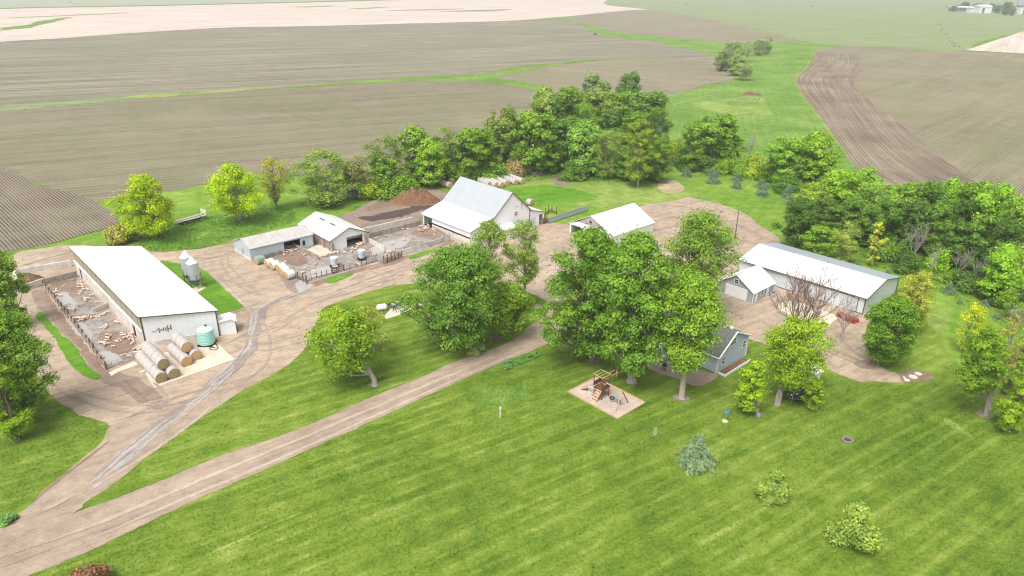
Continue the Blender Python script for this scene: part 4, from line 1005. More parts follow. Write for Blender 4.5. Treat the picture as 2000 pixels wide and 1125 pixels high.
# spruces
spruce = make_spruce('spruce_tree', 41, 3.6, 4.6); set_color(spruce, (.095, .155, .10)); first = True
SG = 'blue green spruces planted in a row'
for i, (cx, t, ba, w, lab) in enumerate((
 (1304, 304, 332, 17, 'leftmost spruce by the wood, partly behind leaves'), (1311, 296, 320, 14, 'small spruce behind the leftmost one'), (1342, 322, 343, 17, 'spruce standing alone second in the row'), (1348, 315, 328, 12, 'tiny spruce top behind the lone second spruce'),
 (1394, 333, 356, 22, 'front spruce of the first close pair'), (1392, 325, 341, 22, 'rear spruce of the first close pair'), (1440, 348, 366, 18, 'front spruce of the middle pair'), (1441, 337, 351, 18, 'rear spruce of the middle pair'),
 (1491, 357, 380, 22, 'front spruce of the right pair'), (1489, 347, 364, 22, 'rear spruce of the right pair'), (1541, 356, 384, 22, 'tall spruce at the right end of the row'), (1546, 378, 398, 18, 'pale low spruce at the right end of the row'),
 (1674, 506, 521, 13, 'small spruce just behind the machine shed'), (1735, 523, 542, 17, 'spruce beside the machine shed right gable'), (1857, 549, 570, 19, 'spruce on the lawn in front of the right wood'), (1876, 583, 592, 9, 'tiny dark spruce on the right lawn'), (1924, 582, 598, 18, 'low wide spruce on the right lawn'), (1951, 610, 620, 14, 'pale little spruce near the right picture edge'))):
    o = spruce if first else copy_tree(spruce); first = False
    g, h, W = locate(cx, t, ba + 2, w); o.location = g; o.scale = (W / 2.6, W / 2.6, h * .86 / 4.6); o.rotation_euler = (0, 0, i * 1.3); tag(o, lab, 'spruce', SG)
g, h, W = locate(1364, 843, 905, 64)
s = make_spruce('spruce_tree', 42, W * 1.15, h * .9, 16000, .10); s.location = g; set_color(s, (.125, .19, .115)); tag(s, 'blue spruce standing alone on the front lawn', 'spruce')
g, h, W = locate(1281, 834, 847, 15)
s = make_spruce('spruce_seedling', 43, W, h, 900, .06); s.location = g; set_color(s, (.15, .24, .14)); tag(s, 'tiny spruce seedling on the front lawn left of the blue spruce', 'spruce')
for nm, cx, t, ba, w, c, sd_, lab in (('bush', 1513, 908, 974, 70, (.14, .205, .04), 51, 'round pale green bush in the mown front lawn'), ('bush', 1676, 975, 1062, 100, (.155, .225, .045), 52, 'largest light green bush at the bottom right of the lawn'),
                                      ('bush', 172, 1100, 1150, 80, (.15, .085, .05), 53, 'brown budding bush at the bottom edge beside the drive'), ('bush', 235, 425, 472, 62, (.19, .19, .045), 54, 'brownish yellow brush at the foot of the multi lobed tree'),
                                      ('bush', 12, 996, 1020, 30, (.10, .19, .06), 55, 'dark green weed clump at the left edge by the lane'), ('bush', 928, 640, 690, 34, (.15, .2, .08), 56, 'pale sprouts wrapped round the island tree trunk'),
                                      ('bush', 1100, 585, 620, 50, (.15, .15, .08), 57, 'thin grey brush where the drive meets the yard'), ('bush', 1690, 360, 402, 60, DEEP, 58, 'dark bush at the field corner of the right wood'), ('bush', 1163, 62, 68, 8, OLIVE, 59, 'lone small bush in the far brown field')):
    g, h, W = locate(cx, t, ba, w)
    o = make_bush(nm, sd_, W, max(.4, h * .92), int(400 + min(16000, W * W * 900)) if W < 12 else 3000, .13 if W < 7 else .25); o.location = g; set_color(o, c); tag(o, lab, 'bush')
weeds('weeds', [(228, 470), (285, 458), (330, 440), (376, 436), (405, 423), (442, 426), (480, 415), (517, 404), (545, 402), (568, 408), (576, 420), (570, 434), (517, 452), (442, 473), (392, 486), (330, 492), (290, 490), (250, 476)], 1.3, .17, 9, (.036, .105, .014), 61)
weeds('weeds', [(584, 396), (612, 412), (650, 408), (690, 400), (728, 390), (738, 384), (720, 380), (690, 388), (640, 393), (600, 390)], .8, .17, 7, (.036, .105, .014), 62)
weeds('weeds', [(1020, 338), (1060, 330), (1140, 338), (1200, 346), (1280, 352), (1260, 360), (1190, 358), (1130, 356), (1080, 352), (1030, 358), (1015, 350)], 1.0, .2, 6, (.036, .105, .014), 63)
weeds('weeds', [(800, 368), (850, 352), (900, 348), (940, 350), (880, 362), (830, 375)], 1.0, .2, 6, (.036, .105, .014), 64)
weeds('weeds', [(1300, 322), (1380, 334), (1450, 346), (1540, 372), (1600, 400), (1640, 470), (1700, 508), (1760, 520), (1840, 556), (1930, 594), (2010, 640), (2010, 600), (1900, 545), (1780, 500), (1680, 440), (1600, 370), (1480, 330), (1380, 312)], 1.1, .24, 4, (.036, .105, .014), 65)
weeds('weeds', [(1700, 505), (1760, 528), (1830, 556), (1900, 590), (1985, 640), (1990, 655), (1930, 622), (1850, 580), (1780, 548), (1710, 520)], .7, .18, 5, (.036, .105, .014), 66)
weeds('weeds', [(1347, 383), (1380, 388), (1420, 397), (1450, 408), (1462, 424), (1440, 420), (1400, 402), (1360, 392)], .5, .15, 6, (.13, .23, .07), 67)
weeds('weeds', [(1118, 412), (1140, 406), (1165, 404), (1160, 412), (1135, 420), (1115, 424)], .5, .15, 7, (.07, .19, .03), 68)
weeds('weeds', [(1420, 197), (1450, 192), (1482, 190), (1476, 204), (1450, 210), (1424, 206)], .8, .3, 1.2, (.10, .165, .085), 69)
weeds('weeds', [(1225, 362), (1262, 360), (1280, 368), (1240, 374)], .5, .15, 6, (.07, .18, .03), 70)
def lawn_blades(name, px, dens, mat, seed, holes=(), size=.10):
    poly = [G(*q) for q in px]; xs = [p.x for p in poly]; ys = [p.y for p in poly]; rng = np.random.default_rng(seed)
    n = int((max(xs) - min(xs)) * (max(ys) - min(ys)) * dens); x = rng.uniform(min(xs), max(xs), n); y = rng.uniform(min(ys), max(ys), n)
    k = point_in(poly, x, y)
    for h in holes: k &= ~point_in([G(*q) for q in h], x, y)
    x, y = x[k], y[k]; z = .055 + rng.random(len(x)) ** 2 * .10
    nn = np.stack([rng.normal(size=len(x)) * .7, rng.normal(size=len(x)) * .7, np.full(len(x), .7)], 1)
    return tag(leaf_cloud(name, np.stack([x, y, z], 1), nn, size, mat, seed, None, .5), kind='stuff')
PADPX = [(1100, 767), (1161, 734), (1264, 785), (1206, 826)]
lawn_blades('lawn_grass', [(52, 1128), (130, 1100), (300, 1020), (420, 965), (560, 903), (700, 840), (870, 762), (1000, 705), (1092, 666), (1120, 672), (1250, 740), (1340, 765), (1400, 745), (1450, 730), (1600, 720), (1660, 745), (1720, 752), (1830, 752), (1850, 700), (2010, 760), (2010, 1140)], 16, M['lawn'], 81, (PADPX,))
lawn_blades('lawn_grass', [(190, 962), (240, 934), (291, 889), (342, 850), (411, 808), (513, 748), (573, 708), (606, 668), (625, 626), (645, 600), (720, 574), (780, 560), (1000, 572), (1050, 588), (1066, 606), (1030, 638), (986, 668), (880, 706), (784, 748), (656, 802), (513, 858), (428, 886), (301, 940)], 14, M['lawn'], 82, ([(745, 620), (765, 596), (792, 585), (835, 596), (800, 608), (755, 628)],))
lawn_blades('lawn_grass', [(-20, 830), (60, 760), (84, 752), (120, 792), (190, 824), (212, 838), (165, 885), (60, 975), (-10, 1020)], 14, M['lawn'], 83)
hb = weeds('garden_bed_leaves', [(980, 715), (992, 706), (1015, 698), (1035, 692), (1050, 691), (1054, 696), (1040, 705), (1020, 712), (1000, 722), (984, 725)], .55, .17, 22, (.055, .15, .055), 71, 3.0)
weeds('grass_tufts', [(925, 772), (960, 756), (1020, 752), (1032, 770), (1000, 796), (950, 796)], .18, .12, 5, (.07, .14, .03), 72, 4)

# ------------------------------------------------------------------ buildings
def xy(v, z=0.0): return Vector((v.x, v.y, z))
def windows(root, spots, m='glass', nm='window'):
    for c, w, h, axis, outw in spots:     # axis: the wall runs along x or y; outw: outward sign
        f = MB(); p = MB(); c = Vector(c)
        e = Vector((0, outw, 0)) if axis == 'x' else Vector((outw, 0, 0))
        u = Vector((1, 0, 0)) if axis == 'x' else Vector((0, 1, 0))
        dim = lambda a, b, t: (a, t, b) if axis == 'x' else (t, a, b)
        for s in (-1, 1):
            f.box(c + u * s * w / 2 + e * .04, dim(.09, h + .18, .08)); f.box(c + Vector((0, 0, s * h / 2)) + e * .042, dim(w, .09, .08))
        f.box(c + e * .035, dim(w, .05, .06))
        if w > 1.2: f.box(c + e * .036, dim(.07, h, .06))
        p.box(c + e * .015, dim(w, h, .03))
        fr = f.build(nm, M['trim'], root); p.build('pane', M[m], fr)

# long single-slope hog barn
FL, FR = G(286, 678), G(428.7, 656)
h1, h2 = height_to(FL, 616.5), height_to(FR, 605.5)
RL, RR = xy(G(138, 481, h1)), xy(G(272, 481, h2))
ux = (RL - FL).normalized(); uy = (FR - FL).normalized(); ux2 = (RR - FR).normalized()
RL, RR = RL - ux * .5, RR - ux2 * .5
r = thing('hog_barn', 'long white hog barn with one single sloping roof and tan curtain side', 'barn', FL)
off = FL
mb = MB(off); T = .2
mb.wall(FL, FR, T, h1 - .12, 0, h2 - .12)
mb.wall(RL, RR, T, h1 - .12, 0, h2 - .12)
mb.wall(FR + ux * .15, RR - ux * .15, T, h2 - .12)
mb.build('wall', M['white_wall'], r)
wl = MB(off)                                   # white lower wall on the pen side, broken by doors
L_ = (RL - FL).length
cuts = [(.15, .9), (2.2, 26), (27.2, 36.5), (37.8, L_ - .15)]
for s0, s1 in ((.12, L_ * .105), (L_ * .135, L_ * .90), (L_ * .93, L_ - .12)):
    wl.wall(FL + ux * s0, FL + ux * s1, .2, 2.1)
wl.wall(FL + ux * .12, FL + ux * (L_ - .12), .19, .75, 2.1)
wl.build('lower_wall', M['wallc'], r)
for s0, s1 in ((L_ * .105, L_ * .135), (L_ * .90, L_ * .93)):
    d = MB(off); d.wall(FL + ux * s0, FL + ux * s1, .08, 2.1); d.build('door', M['dark'], r)  # near-black panels stand for the unlit open doorways
n_out = Vector((-ux.y, ux.x, 0))
if n_out.dot(FR - FL) > 0: n_out = -n_out
ct = MB(off); ct.wall(FL + ux * .12, FL + ux * (L_ - .12), .14, h1 - 3.05, 2.9)
M['curtain'] = metal_mat('tan_curtain', (.40, .36, .28), .42, .12, .8, 'Z', dirt=((.26, .23, .18), .5), line=.5)
ct.build('curtain', M['curtain'], r)
lg = MB(off); a0, a1 = FL + ux * .1, FL + ux * (L_ - .1)
lg.slab([a0 + Vector((0, 0, 3.0)), a1 + Vector((0, 0, 3.0)), a1 + n_out * .3 + Vector((0, 0, 2.88)), a0 + n_out * .3 + Vector((0, 0, 2.88))], .06)
lg.build('ledge_roof', M['trim'], r)
lp = MB(off)
for k in range(14):
    q = FL + ux * (L_ * (k + .5) / 14) + n_out * .11; lp.box(q + Vector((0, 0, 4.4)), (.07, .07, h1 - 3.1), math.atan2(ux.y, ux.x))
lp.build('curtain_post', M['palewood'], r)
rf = MB(off); o_ = .45
c4 = [FL - ux * o_ + n_out * .35 + Vector((0, 0, h1)), FR - ux * o_ - n_out * .35 + Vector((0, 0, h2)), RR + ux * o_ - n_out * .35 + Vector((0, 0, h2)), RL + ux * o_ + n_out * .35 + Vector((0, 0, h1))]
rf.slab(c4, .14); M['hog_roof'] = metal_mat('bright_roof_metal', (.80, .81, .81), 1.0, .03, .5, 'X', line=.06); rf.build('roof', M['hog_roof'], r)
tr_ = MB(off); up = Vector((0, 0, 1))
def edge(mb, a, b, w=.16, dz=-.1): mb.tube([a + up * dz, b + up * dz], w / 2 * 1.3, 4)
edge(tr_, c4[0] - ux * .03, c4[1] - ux * .03); edge(tr_, c4[0] + n_out * .03, c4[3] + n_out * .03)
for c in (FL, FR):
    tr_.box(c - ux * .12 + up * ((h1 if c is FL else h2) / 2 - .1), (.16, .16, (h1 if c is FL else h2) - .25), math.atan2(ux.y, ux.x))
tr_.build('trim', M['brown_trim'], r)
fb = MB(off); fb.wall(FL - ux * .13 + uy * 1.2, FL - ux * .13 + uy * ((FR - FL).length * .68), .06, .95); fb.build('foundation', M['wallc'], r)
ws = MB(off); bx = FL - ux * .16
for t, w, z, hh in ((2.3, .12, 2.6, .9), (2.0, .1, 2.75, .25), (2.75, .5, 2.6, .12), (3.0, .1, 2.7, .5), (3.3, .1, 2.6, .7), (3.6, .12, 2.75, 1.15), (3.9, .4, 2.7, .1), (4.1, .12, 2.85, .9), (1.5, .7, 2.5, .05)):
    ws.box(bx + uy * t + up * (z + .15), (w, .05, hh), math.atan2(uy.y, uy.x))
ws.build('wall_ornament', M['brown_trim'], r)
# annex at the right front corner
AX = (FR - FL).normalized()
r = thing('utility_shed', 'small white lean-to shed at the right front corner of the hog barn', 'shed', G(431, 656), math.atan2(AX.y, AX.x))
m_ = MB(); m_.prism([(0, 0), (2.6, 0), (2.6, 2.3), (1.9, 2.75), (0, 2.5)], 'y', 0.1, 2.6)
m_.build('wall', M['white_wall'], r)
m_ = MB(); m_.slab([(-.05, -.15, 2.62), (1.95, -.15, 2.88), (1.95, 2.8, 2.88), (-.05, 2.8, 2.62)], .08); m_.slab([(1.95, -.15, 2.88), (2.85, -.15, 2.3), (2.85, 2.8, 2.3), (1.95, 2.8, 2.88)], .08); m_.build('roof', M['trim'], r)
m_ = MB(); m_.box((2.66, .12, 1.15), (.1, .1, 2.1)); m_.box((2.64, .6, .5), (.3, .3, .5)); m_.build('trim', M['black'], r)

# pale blue metal shed
r = thing('metal_shed', 'pale blue metal shed with rust streaked roof and an open bay full of pigs', 'shed', G(491.2, 510.2), .74)
L, W, Rg, e1, e2, hr = 14.6, 8.66, 4.2, 2.83, 2.31, 4.0
def prof(y): return e1 + (hr - e1) * y / Rg if y < Rg else hr + (e2 - hr) * (y - Rg) / (W - Rg)
m_ = MB(); T = .15
m_.prism([(0, .45), (W, .45), (W, e2 - .1), (Rg, hr - .1), (0, e1 - .1)], 'x', 0, T)
m_.prism([(0, .45), (W, .45), (W, e2 - .1), (Rg, hr - .1), (0, e1 - .1)], 'x', L - T, L)
m_.build('end_wall', M['blue_wall_y'], r)
m_ = MB(); m_.box((3.9, .08, 1.55), (7.5, T, 2.2)); m_.box((L - 1.65, .08, 1.35), (3.0, T, 2.55)); m_.box((L / 2, W - .08, e2 / 2 + .2), (L - .3, T, e2 - .5))
m_.box((9.5, .09, e1 - .25), (3.7, T, .3)); m_.build('wall', M['blue_wall'], r)
m_ = MB(); m_.box((L / 2, W - .08, .225), (L, .24, .45)); m_.box((.05, W / 2, .225), (.3, W, .45)); m_.box((3.9, .08, .225), (7.5, .24, .45)); m_.box((L - .08, W / 2, .225), (.3, W - .3, .45)); m_.build('foundation', M['wallc'], r)
m_ = MB(); m_.slab([(-.2, -.25, e1 - .02), (L + .2, -.25, e1 - .02), (L + .2, Rg, hr + .06), (-.2, Rg, hr + .06)], .08); m_.slab([(-.2, Rg, hr + .06), (L + .2, Rg, hr + .06), (L + .2, W + .2, e2), (-.2, W + .2, e2)], .08); m_.build('roof', M['old_roof'], r)
m_ = MB(); m_.box((L - 2.3, .0, 1.25), (.55, .05, 1.1)); m_.build('hatch', M['dark'], r)
m_ = MB(); m_.box((-.02, 4.1, 1.1), (.05, 1.0, 1.3)); m_.build('end_door', M['greywood'], r)
m_ = MB(); m_.box((9.5, 3.2, .08), (6.5, 6, .05)); m_.build('shed_floor', M['mud'], r)

# white roofed concrete shed
r = thing('concrete_shed', 'white gable roofed concrete shed between the two pig pens', 'shed', G(647.7, 491), .73)
W, L, e1, hr = 9.2, 15.1, 2.6, 4.65
m_ = MB()
m_.prism([(0, 0), (3.9, 0), (3.9, 2.35), (8.0, 2.35), (8.0, 0), (W, 0), (W, e1 - .1), (W / 2, hr - .12), (0, e1 - .1)], 'y', 0, .2)
m_.build('gable_wall', M['white_wall'], r)
m_ = MB(); m_.box((.1, L / 2 + .1, e1 / 2), (.2, L - .2, e1 - .08)); m_.box((W - .1, L / 2 + .1, e1 / 2), (.2, L - .2, e1 - .08))
m_.prism([(0, 0), (W, 0), (W, e1 - .1), (W / 2, hr - .12), (0, e1 - .1)], 'y', L - .2, L)
for k in range(5): m_.box((-.12, .5 + k * 2.6, e1 / 2 - .25), (.35, .35, e1 - .5))
m_.box((.25, -.2, 1.0), (.5, .5, 2.0)); m_.box((W - .2, -.25, 1.15), (1.1, .6, 2.3)); m_.build('side_wall', M['dirtywall'], r)
m_ = MB(); m_.slab([(-.35, -.3, e1 - .1), (-.35, L + .3, e1 - .1), (W / 2, L + .3, hr), (W / 2, -.3, hr)], .1); m_.slab([(W + .35, -.3, e1 - .1), (W + .35, L + .3, e1 - .1), (W / 2, L + .3, hr), (W / 2, -.3, hr)], .1); rf = m_.build('roof', M['cream_roof_y'], r)
sl = (hr - e1 + .1) / (W / 2 + .35)
for y0 in (4.0, 9.0):
    m_ = MB(); z = lambda x: e1 - .1 + (x + .35) * sl + .03
    m_.slab([(3.35, y0, z(3.35)), (3.35, y0 + 2.6, z(3.35)), (3.75, y0 + 2.6, z(3.75)), (3.75, y0, z(3.75))], .05); m_.build('skylight', M['galv_dark'], rf)
m_ = MB(); edge(m_, Vector((-.35, -.33, e1 - .05)), Vector((W / 2, -.33, hr + .05)), .14); edge(m_, Vector((W + .35, -.33, e1 - .05)), Vector((W / 2, -.33, hr + .05)), .14); m_.build('trim', M['brown_trim'], r)
m_ = MB(); m_.slab([(4.0, .25, 2.35), (7.9, .25, 2.35), (7.9, .9, 1.5), (4.0, .9, 1.5)], .06); m_.build('curtain', M['greywood'], r)

# big white barn with quilt square
r = thing('big_barn', 'big white barn with steep grey ribbed roof, low side wing and a star quilt square', 'barn', G(964, 466), .746)
BM, BL, BS, B2 = 11.6, 19.1, 6.5, 5.1
HR, HB, HE, H2 = 9.75, 5.0, 2.9, 3.2
g0 = r.location; HR = height_to(xy(Vector((g0.x + BM / 2 * math.cos(.746), g0.y + BM / 2 * math.sin(.746), 0))), 375.6)
m_ = MB(); m_.prism([(0, 0), (BM, 0), (BM, HB - .12), (BM / 2, HR - .15), (0, HB - .12)], 'y', 0, .2); m_.build('gable_wall', M['white_wall'], r); m_ = MB(); m_.prism([(0, 0), (BM, 0), (BM, HB - .12), (BM / 2, HR - .15), (0, HB - .12)], 'y', BL - .2, BL)
m_.build('gable_wall', M['white_wall'], r)
m_ = MB(); m_.box((.1, BL / 2, HB / 2), (.2, BL - .4, HB - .2)); m_.box((BM - .1, BL / 2, HB / 2), (.2, BL - .4, HB - .2)); m_.build('side_wall', M['white_wall_y'], r)
m_ = MB(); m_.slab([(-.1, -.25, HB - .06), (-.1, BL + .25, HB - .06), (BM / 2, BL + .25, HR), (BM / 2, -.25, HR)], .12); m_.build('roof', M['grey_roof'], r)
m_ = MB(); m_.slab([(BM + .3, -.25, HB - .3), (BM + .3, BL + .25, HB - .3), (BM / 2, BL + .25, HR - .004), (BM / 2, -.25, HR - .004)], .12); m_.build('roof', M['grey_roof'], r)
# left wing
m_ = MB(); m_.slab([(-BS - .3, .35, HE), (-BS - .3, BL + .3, HE), (0.15, BL + .3, HB - .02), (0.15, .35, HB - .02)], .1); m_.build('wing_roof', M['cream_roof'], r)
m_ = MB(); m_.prism([(-BS, 0), (0, 0), (0, HB - .2), (-BS, HE - .1)], 'y', .6, .8); m_.build('wing_end_wall', M['white_wall'], r); m_ = MB(); m_.prism([(-BS, 0), (0, 0), (0, HB - .2), (-BS, HE - .1)], 'y', BL - .2, BL); m_.build('wing_end_wall', M['white_wall'], r)
m_ = MB(); m_.box((-BS + .1, BL / 2 - 1.6, HE - .75), (.16, BL - 4.4, 1.3)); m_.box((-BS + .1, BL - .25, HE / 2), (.2, .5, HE - .1)); m_.box((-BS + .1, BL - 1.9, HE - .3), (.18, 3.4, .25)); m_.build('wing_panel', M['white_wall_y'], r)
m_ = MB(); m_.box((-BS + .1, BL / 2 - 1.6, .55), (.25, BL - 4.4, 1.1)); m_.build('wing_foundation', M['wallc'], r)
m_ = MB(); m_.box((-BS + .12, BL / 2 - 1.6, 1.25), (.1, BL - 4.5, .32)); m_.box((-BS + 1.0, BL - 1.9, .08), (1.8, 3.3, .04)); m_.build('wing_opening', M['dark'], r)
# right wing
m_ = MB(); m_.prism([(BM, 0), (BM + 2.2, 0), (BM + 3.4, 0), (BM + 3.4, H2 - .5), (BM + 4.6, H2 - .5), (BM + 4.6, 0), (BM + B2, 0), (BM + B2, H2 - .1), (BM, HB - .45)], 'y', .05, .22)
m_.build('wing_wall', M['white_wall'], r)
m_ = MB(); m_.box((BM + B2 - .1, 5, H2 / 2), (.2, 9.5, H2 - .2)); m_.build('wing_wall', M['white_wall_y'], r)
m_ = MB(); m_.slab([(BM + .1, -.2, HB - .38), (BM + .1, 10, HB - .38), (BM + B2 + .3, 10, H2 - .05), (BM + B2 + .3, -.2, H2 - .05)], .1); m_.build('wing_roof', M['cream_roof'], r)
m_ = MB(); m_.box((BM + 1.4, .0, 1.3), (1.6, .06, 2.4)); m_.build('door', M['bluefeed'], r)
m_ = MB()
edge(m_, Vector((-.1, -.28, HB)), Vector((BM / 2, -.28, HR + .05)), .17); edge(m_, Vector((BM + .3, -.28, HB - .25)), Vector((BM / 2, -.28, HR + .05)), .17)
edge(m_, Vector((BM + .1, -.22, HB - .3)), Vector((BM + B2 + .3, -.22, H2)), .14); edge(m_, Vector((-BS - .3, .32, HE)), Vector((-.1, .32, HB - .1)), .14)
m_.box((-.02, -.06, HB / 2), (.14, .14, HB)); m_.box((BM, -.06, HB / 2), (.12, .14, HB - .3)); m_.build('trim', M['brown_trim'], r)
m_ = MB(); m_.box((7.05, -.03, 4.7), (1.5, .06, 1.5)); qb = m_.build('quilt_square', M['trim'], r)
for colr, k0 in (('red', 0), ('black', 1)):
    m_ = MB()
    for k in range(8):
        if k % 2 != k0: continue
        a_ = k * math.pi / 4 + .2; c = Vector((7.05, -.075, 4.7))
        p = lambda rr, aa: c + Vector((rr * math.cos(aa), 0, rr * math.sin(aa)))
        m_.slab([p(.08, a_), p(.42, a_ - .28), p(.66, a_), p(.42, a_ + .28)], .012)
    m_.build('quilt_star', M[colr], qb)
m_ = MB(); m_.box((7.3, -.03, 6.35), (1.3, .05, .06)); m_.box((7.0, -.03, 6.15), (.06, .05, .4)); m_.box((9.1, -.03, 6.2), (.06, .05, 1.5)); m_.box((8.75, -.03, 6.2), (.06, .05, 1.3)); m_.box((8.9, -.03, 6.9), (.5, .05, .06)); m_.build('hardware', M['greywood'], r)
m_ = MB(); m_.box((6.2, -.04, 1.2), (1.1, .08, 2.3)); m_.build('door', M['dark'], r)
m_ = MB(); m_.box((3.0, -1.5, 1.1), (4.4, 2.8, 2.2)); pw = m_.build('porch', M['white_wall'], r)
m_ = MB(); m_.slab([(.6, -3.1, 2.35), (5.5, -3.1, 2.35), (5.5, .0, 2.9), (.6, .0, 2.9)], .1); m_.build('porch_roof', M['cream_roof'], pw)
m_ = MB(); m_.box((5.25, -1.4, 1.1), (.06, 1.2, 1.7)); m_.build('porch_door', M['dark'], pw)

# white shed beside the dirt lot
r = thing('white_shed', 'white gable shed with a grey weathered gable top beside the dirt lot', 'shed', G(1112, 453.5), GRID - math.pi / 2)
W, L, e1, hr = 13.1, 15.7, 2.45, 5.75
m_ = MB(); m_.prism([(0, 0), (.5, 0), (.5, 2.1), (4.2, 2.1), (4.2, 0), (W, 0), (W, e1 - .05), (W * .78, 3.3), (W * .2, 3.3), (0, e1 - .05)], 'y', 0, .18); m_.build('gable_wall', M['white_wall'], r); m_ = MB(); m_.prism([(0, 0), (W, 0), (W, e1 - .1), (W / 2, hr - .12), (0, e1 - .1)], 'y', L - .18, L); m_.build('gable_wall', M['white_wall'], r)
m_ = MB(); m_.prism([(W * .2, 3.3), (W * .78, 3.3), (W / 2, hr - .12)], 'y', .01, .16); m_.build('gable_top', M['greywood'], r)
m_ = MB(); m_.box((W * .5, -.005, 4.05), (.6, .04, .7)); m_.build('window', M['dark'], r)
m_ = MB(); m_.box((.1, L / 2, e1 / 2), (.2, L - .4, e1 - .15)); m_.box((W - .1, L / 2, e1 / 2), (.2, L - .4, e1 - .15)); m_.build('side_wall', M['white_wall_y'], r)
m_ = MB(); m_.slab([(-.25, -.15, e1 - .08), (-.25, L + .25, e1 - .08), (W / 2, L + .25, hr), (W / 2, -.15, hr)], .1); m_.slab([(W + .25, -.15, e1 - .08), (W + .25, L + .25, e1 - .08), (W / 2, L + .25, hr), (W / 2, -.15, hr)], .1); m_.build('roof', M['white_roof_y'], r)
m_ = MB(); m_.box((W + .02, L * .6, 1.1), (.05, .5, .7)); m_.box((W + .02, L * .45, 1.1), (.05, .08, 2.2)); m_.build('shutter', M['greywood'], r)
m_ = MB()
for k in range(6): m_.box((.9 + .6 * k, 3.0, 1.0), (.1, .1, 2.0))
m_.build('stall_post', M['greywood'], r)

# long grey machine shed
r = thing('machine_shed', 'long light grey machine shed with bright white roof and brown edge trim', 'shed', G(1684, 614), GRID + math.pi / 2)
L, W, e1, hr = 25.6, 15.0, 3.4, 4.95
m_ = MB(); m_.box((L / 2, -.1, e1 / 2), (L, .2, e1 - .1)); m_.box((L / 2, -W + .1, e1 / 2), (L, .2, e1 - .1)); m_.build('side_wall', M['shed_wall'], r)
m_ = MB()
for x0 in (0, L - .2): m_ = MB(); m_.prism([(-.2, 0), (-W + .2, 0), (-W, e1 - .12), (-W / 2, hr - .14), (-.0, e1 - .12)], 'x', x0 - .02, x0 + .2); m_.build('gable_wall', M['shed_wall_y'], r)
m_ = MB(); m_.slab([(-.35, .35, e1 - .1), (L + .35, .35, e1 - .1), (L + .35, -W / 2, hr), (-.35, -W / 2, hr)], .12); m_.build('roof', M['white_roof'], r); m_ = MB(); m_.slab([(-.35, -W - .35, e1 - .1), (L + .35, -W - .35, e1 - .1), (L + .35, -W / 2, hr), (-.35, -W / 2, hr)], .12); m_.build('roof', M['far_slope_roof'], r)
m_ = MB(); edge(m_, Vector((-.38, .37, e1 - .05)), Vector((L + .3, .37, e1 - .05)), .17); edge(m_, Vector((-.38, .35, e1 - .05)), Vector((-.38, -W / 2, hr + .04)), .15); edge(m_, Vector((-.38, -W - .35, e1 - .05)), Vector((-.38, -W / 2, hr + .04)), .15)
m_.box((-.04, .03, e1 / 2), (.14, .14, e1)); m_.box((1.2, .05, e1 / 2), (.1, .1, e1)); m_.box((-.04, -W, e1 / 2), (.14, .14, e1 - .2)); m_.build('trim', M['brown_trim'], r)
for x0, w in ((10.5, 5.2), (4.6, 4.2)):
    m_ = MB(); m_.box((x0, .06, 1.45), (w, .08, 2.8)); d_ = m_.build('sliding_door', M['shed_wall'], r)
    m_ = MB(); m_.box((x0, .12, 2.92), (w + 1.2, .08, .1)); m_.build('door_rail', M['galv_dark'], d_)
m_ = MB(); m_.box((L / 2, .03, .08), (L - .1, .1, .16)); m_.build('base_board', M['brown_trim'], r)

# garage
r = thing('garage', 'small grey garage with white roof set against the machine shed', 'garage', G(1469, 592.5), GRID + math.pi / 2)
W, L, e1, hr = 7.6, 7.9, 2.2, 4.75
m_ = MB(); m_.prism([(0, 0), (W, 0), (W, e1 - .1), (W / 2, hr - .12), (0, e1 - .1)], 'y', -.18, 0); m_.box((.1, -L / 2, e1 / 2), (.2, L - .4, e1 - .12)); m_.box((W - .1, -L / 2, e1 / 2), (.2, L - .4, e1 - .12)); m_.build('wall', M['garage_siding'], r)
m_ = MB(); m_.slab([(-.3, .35, e1 - .12), (-.3, -L, e1 - .12), (W / 2, -L, hr), (W / 2, .35, hr)], .1); m_.slab([(W + .3, .35, e1 - .12), (W + .3, -L, e1 - .12), (W / 2, -L, hr), (W / 2, .35, hr)], .1); m_.build('roof', M['white_roof_y'], r)
m_ = MB(); m_.box((3.6, .03, 1.2), (4.6, .06, 2.3)); m_.build('garage_door', M['trim'], r)
windows(r, [((W / 2, 0, 3.3), .8, .9, 'x', 1), ((0, -3.2, 1.4), .8, 1.0, 'y', -1)])
m_ = MB(); m_.box((-.03, -5.4, 1.05), (.06, .95, 2.1)); m_.box((-.03, -1.2, .9), (.06, .8, 1.8)); m_.build('door', M['trim'], r)
m_ = MB(); m_.box((-.04, .03, e1 / 2), (.12, .12, e1 - .1)); m_.box((-.04, -L + .1, e1 / 2), (.12, .12, e1 - .1)); m_.build('trim', M['trim'], r)

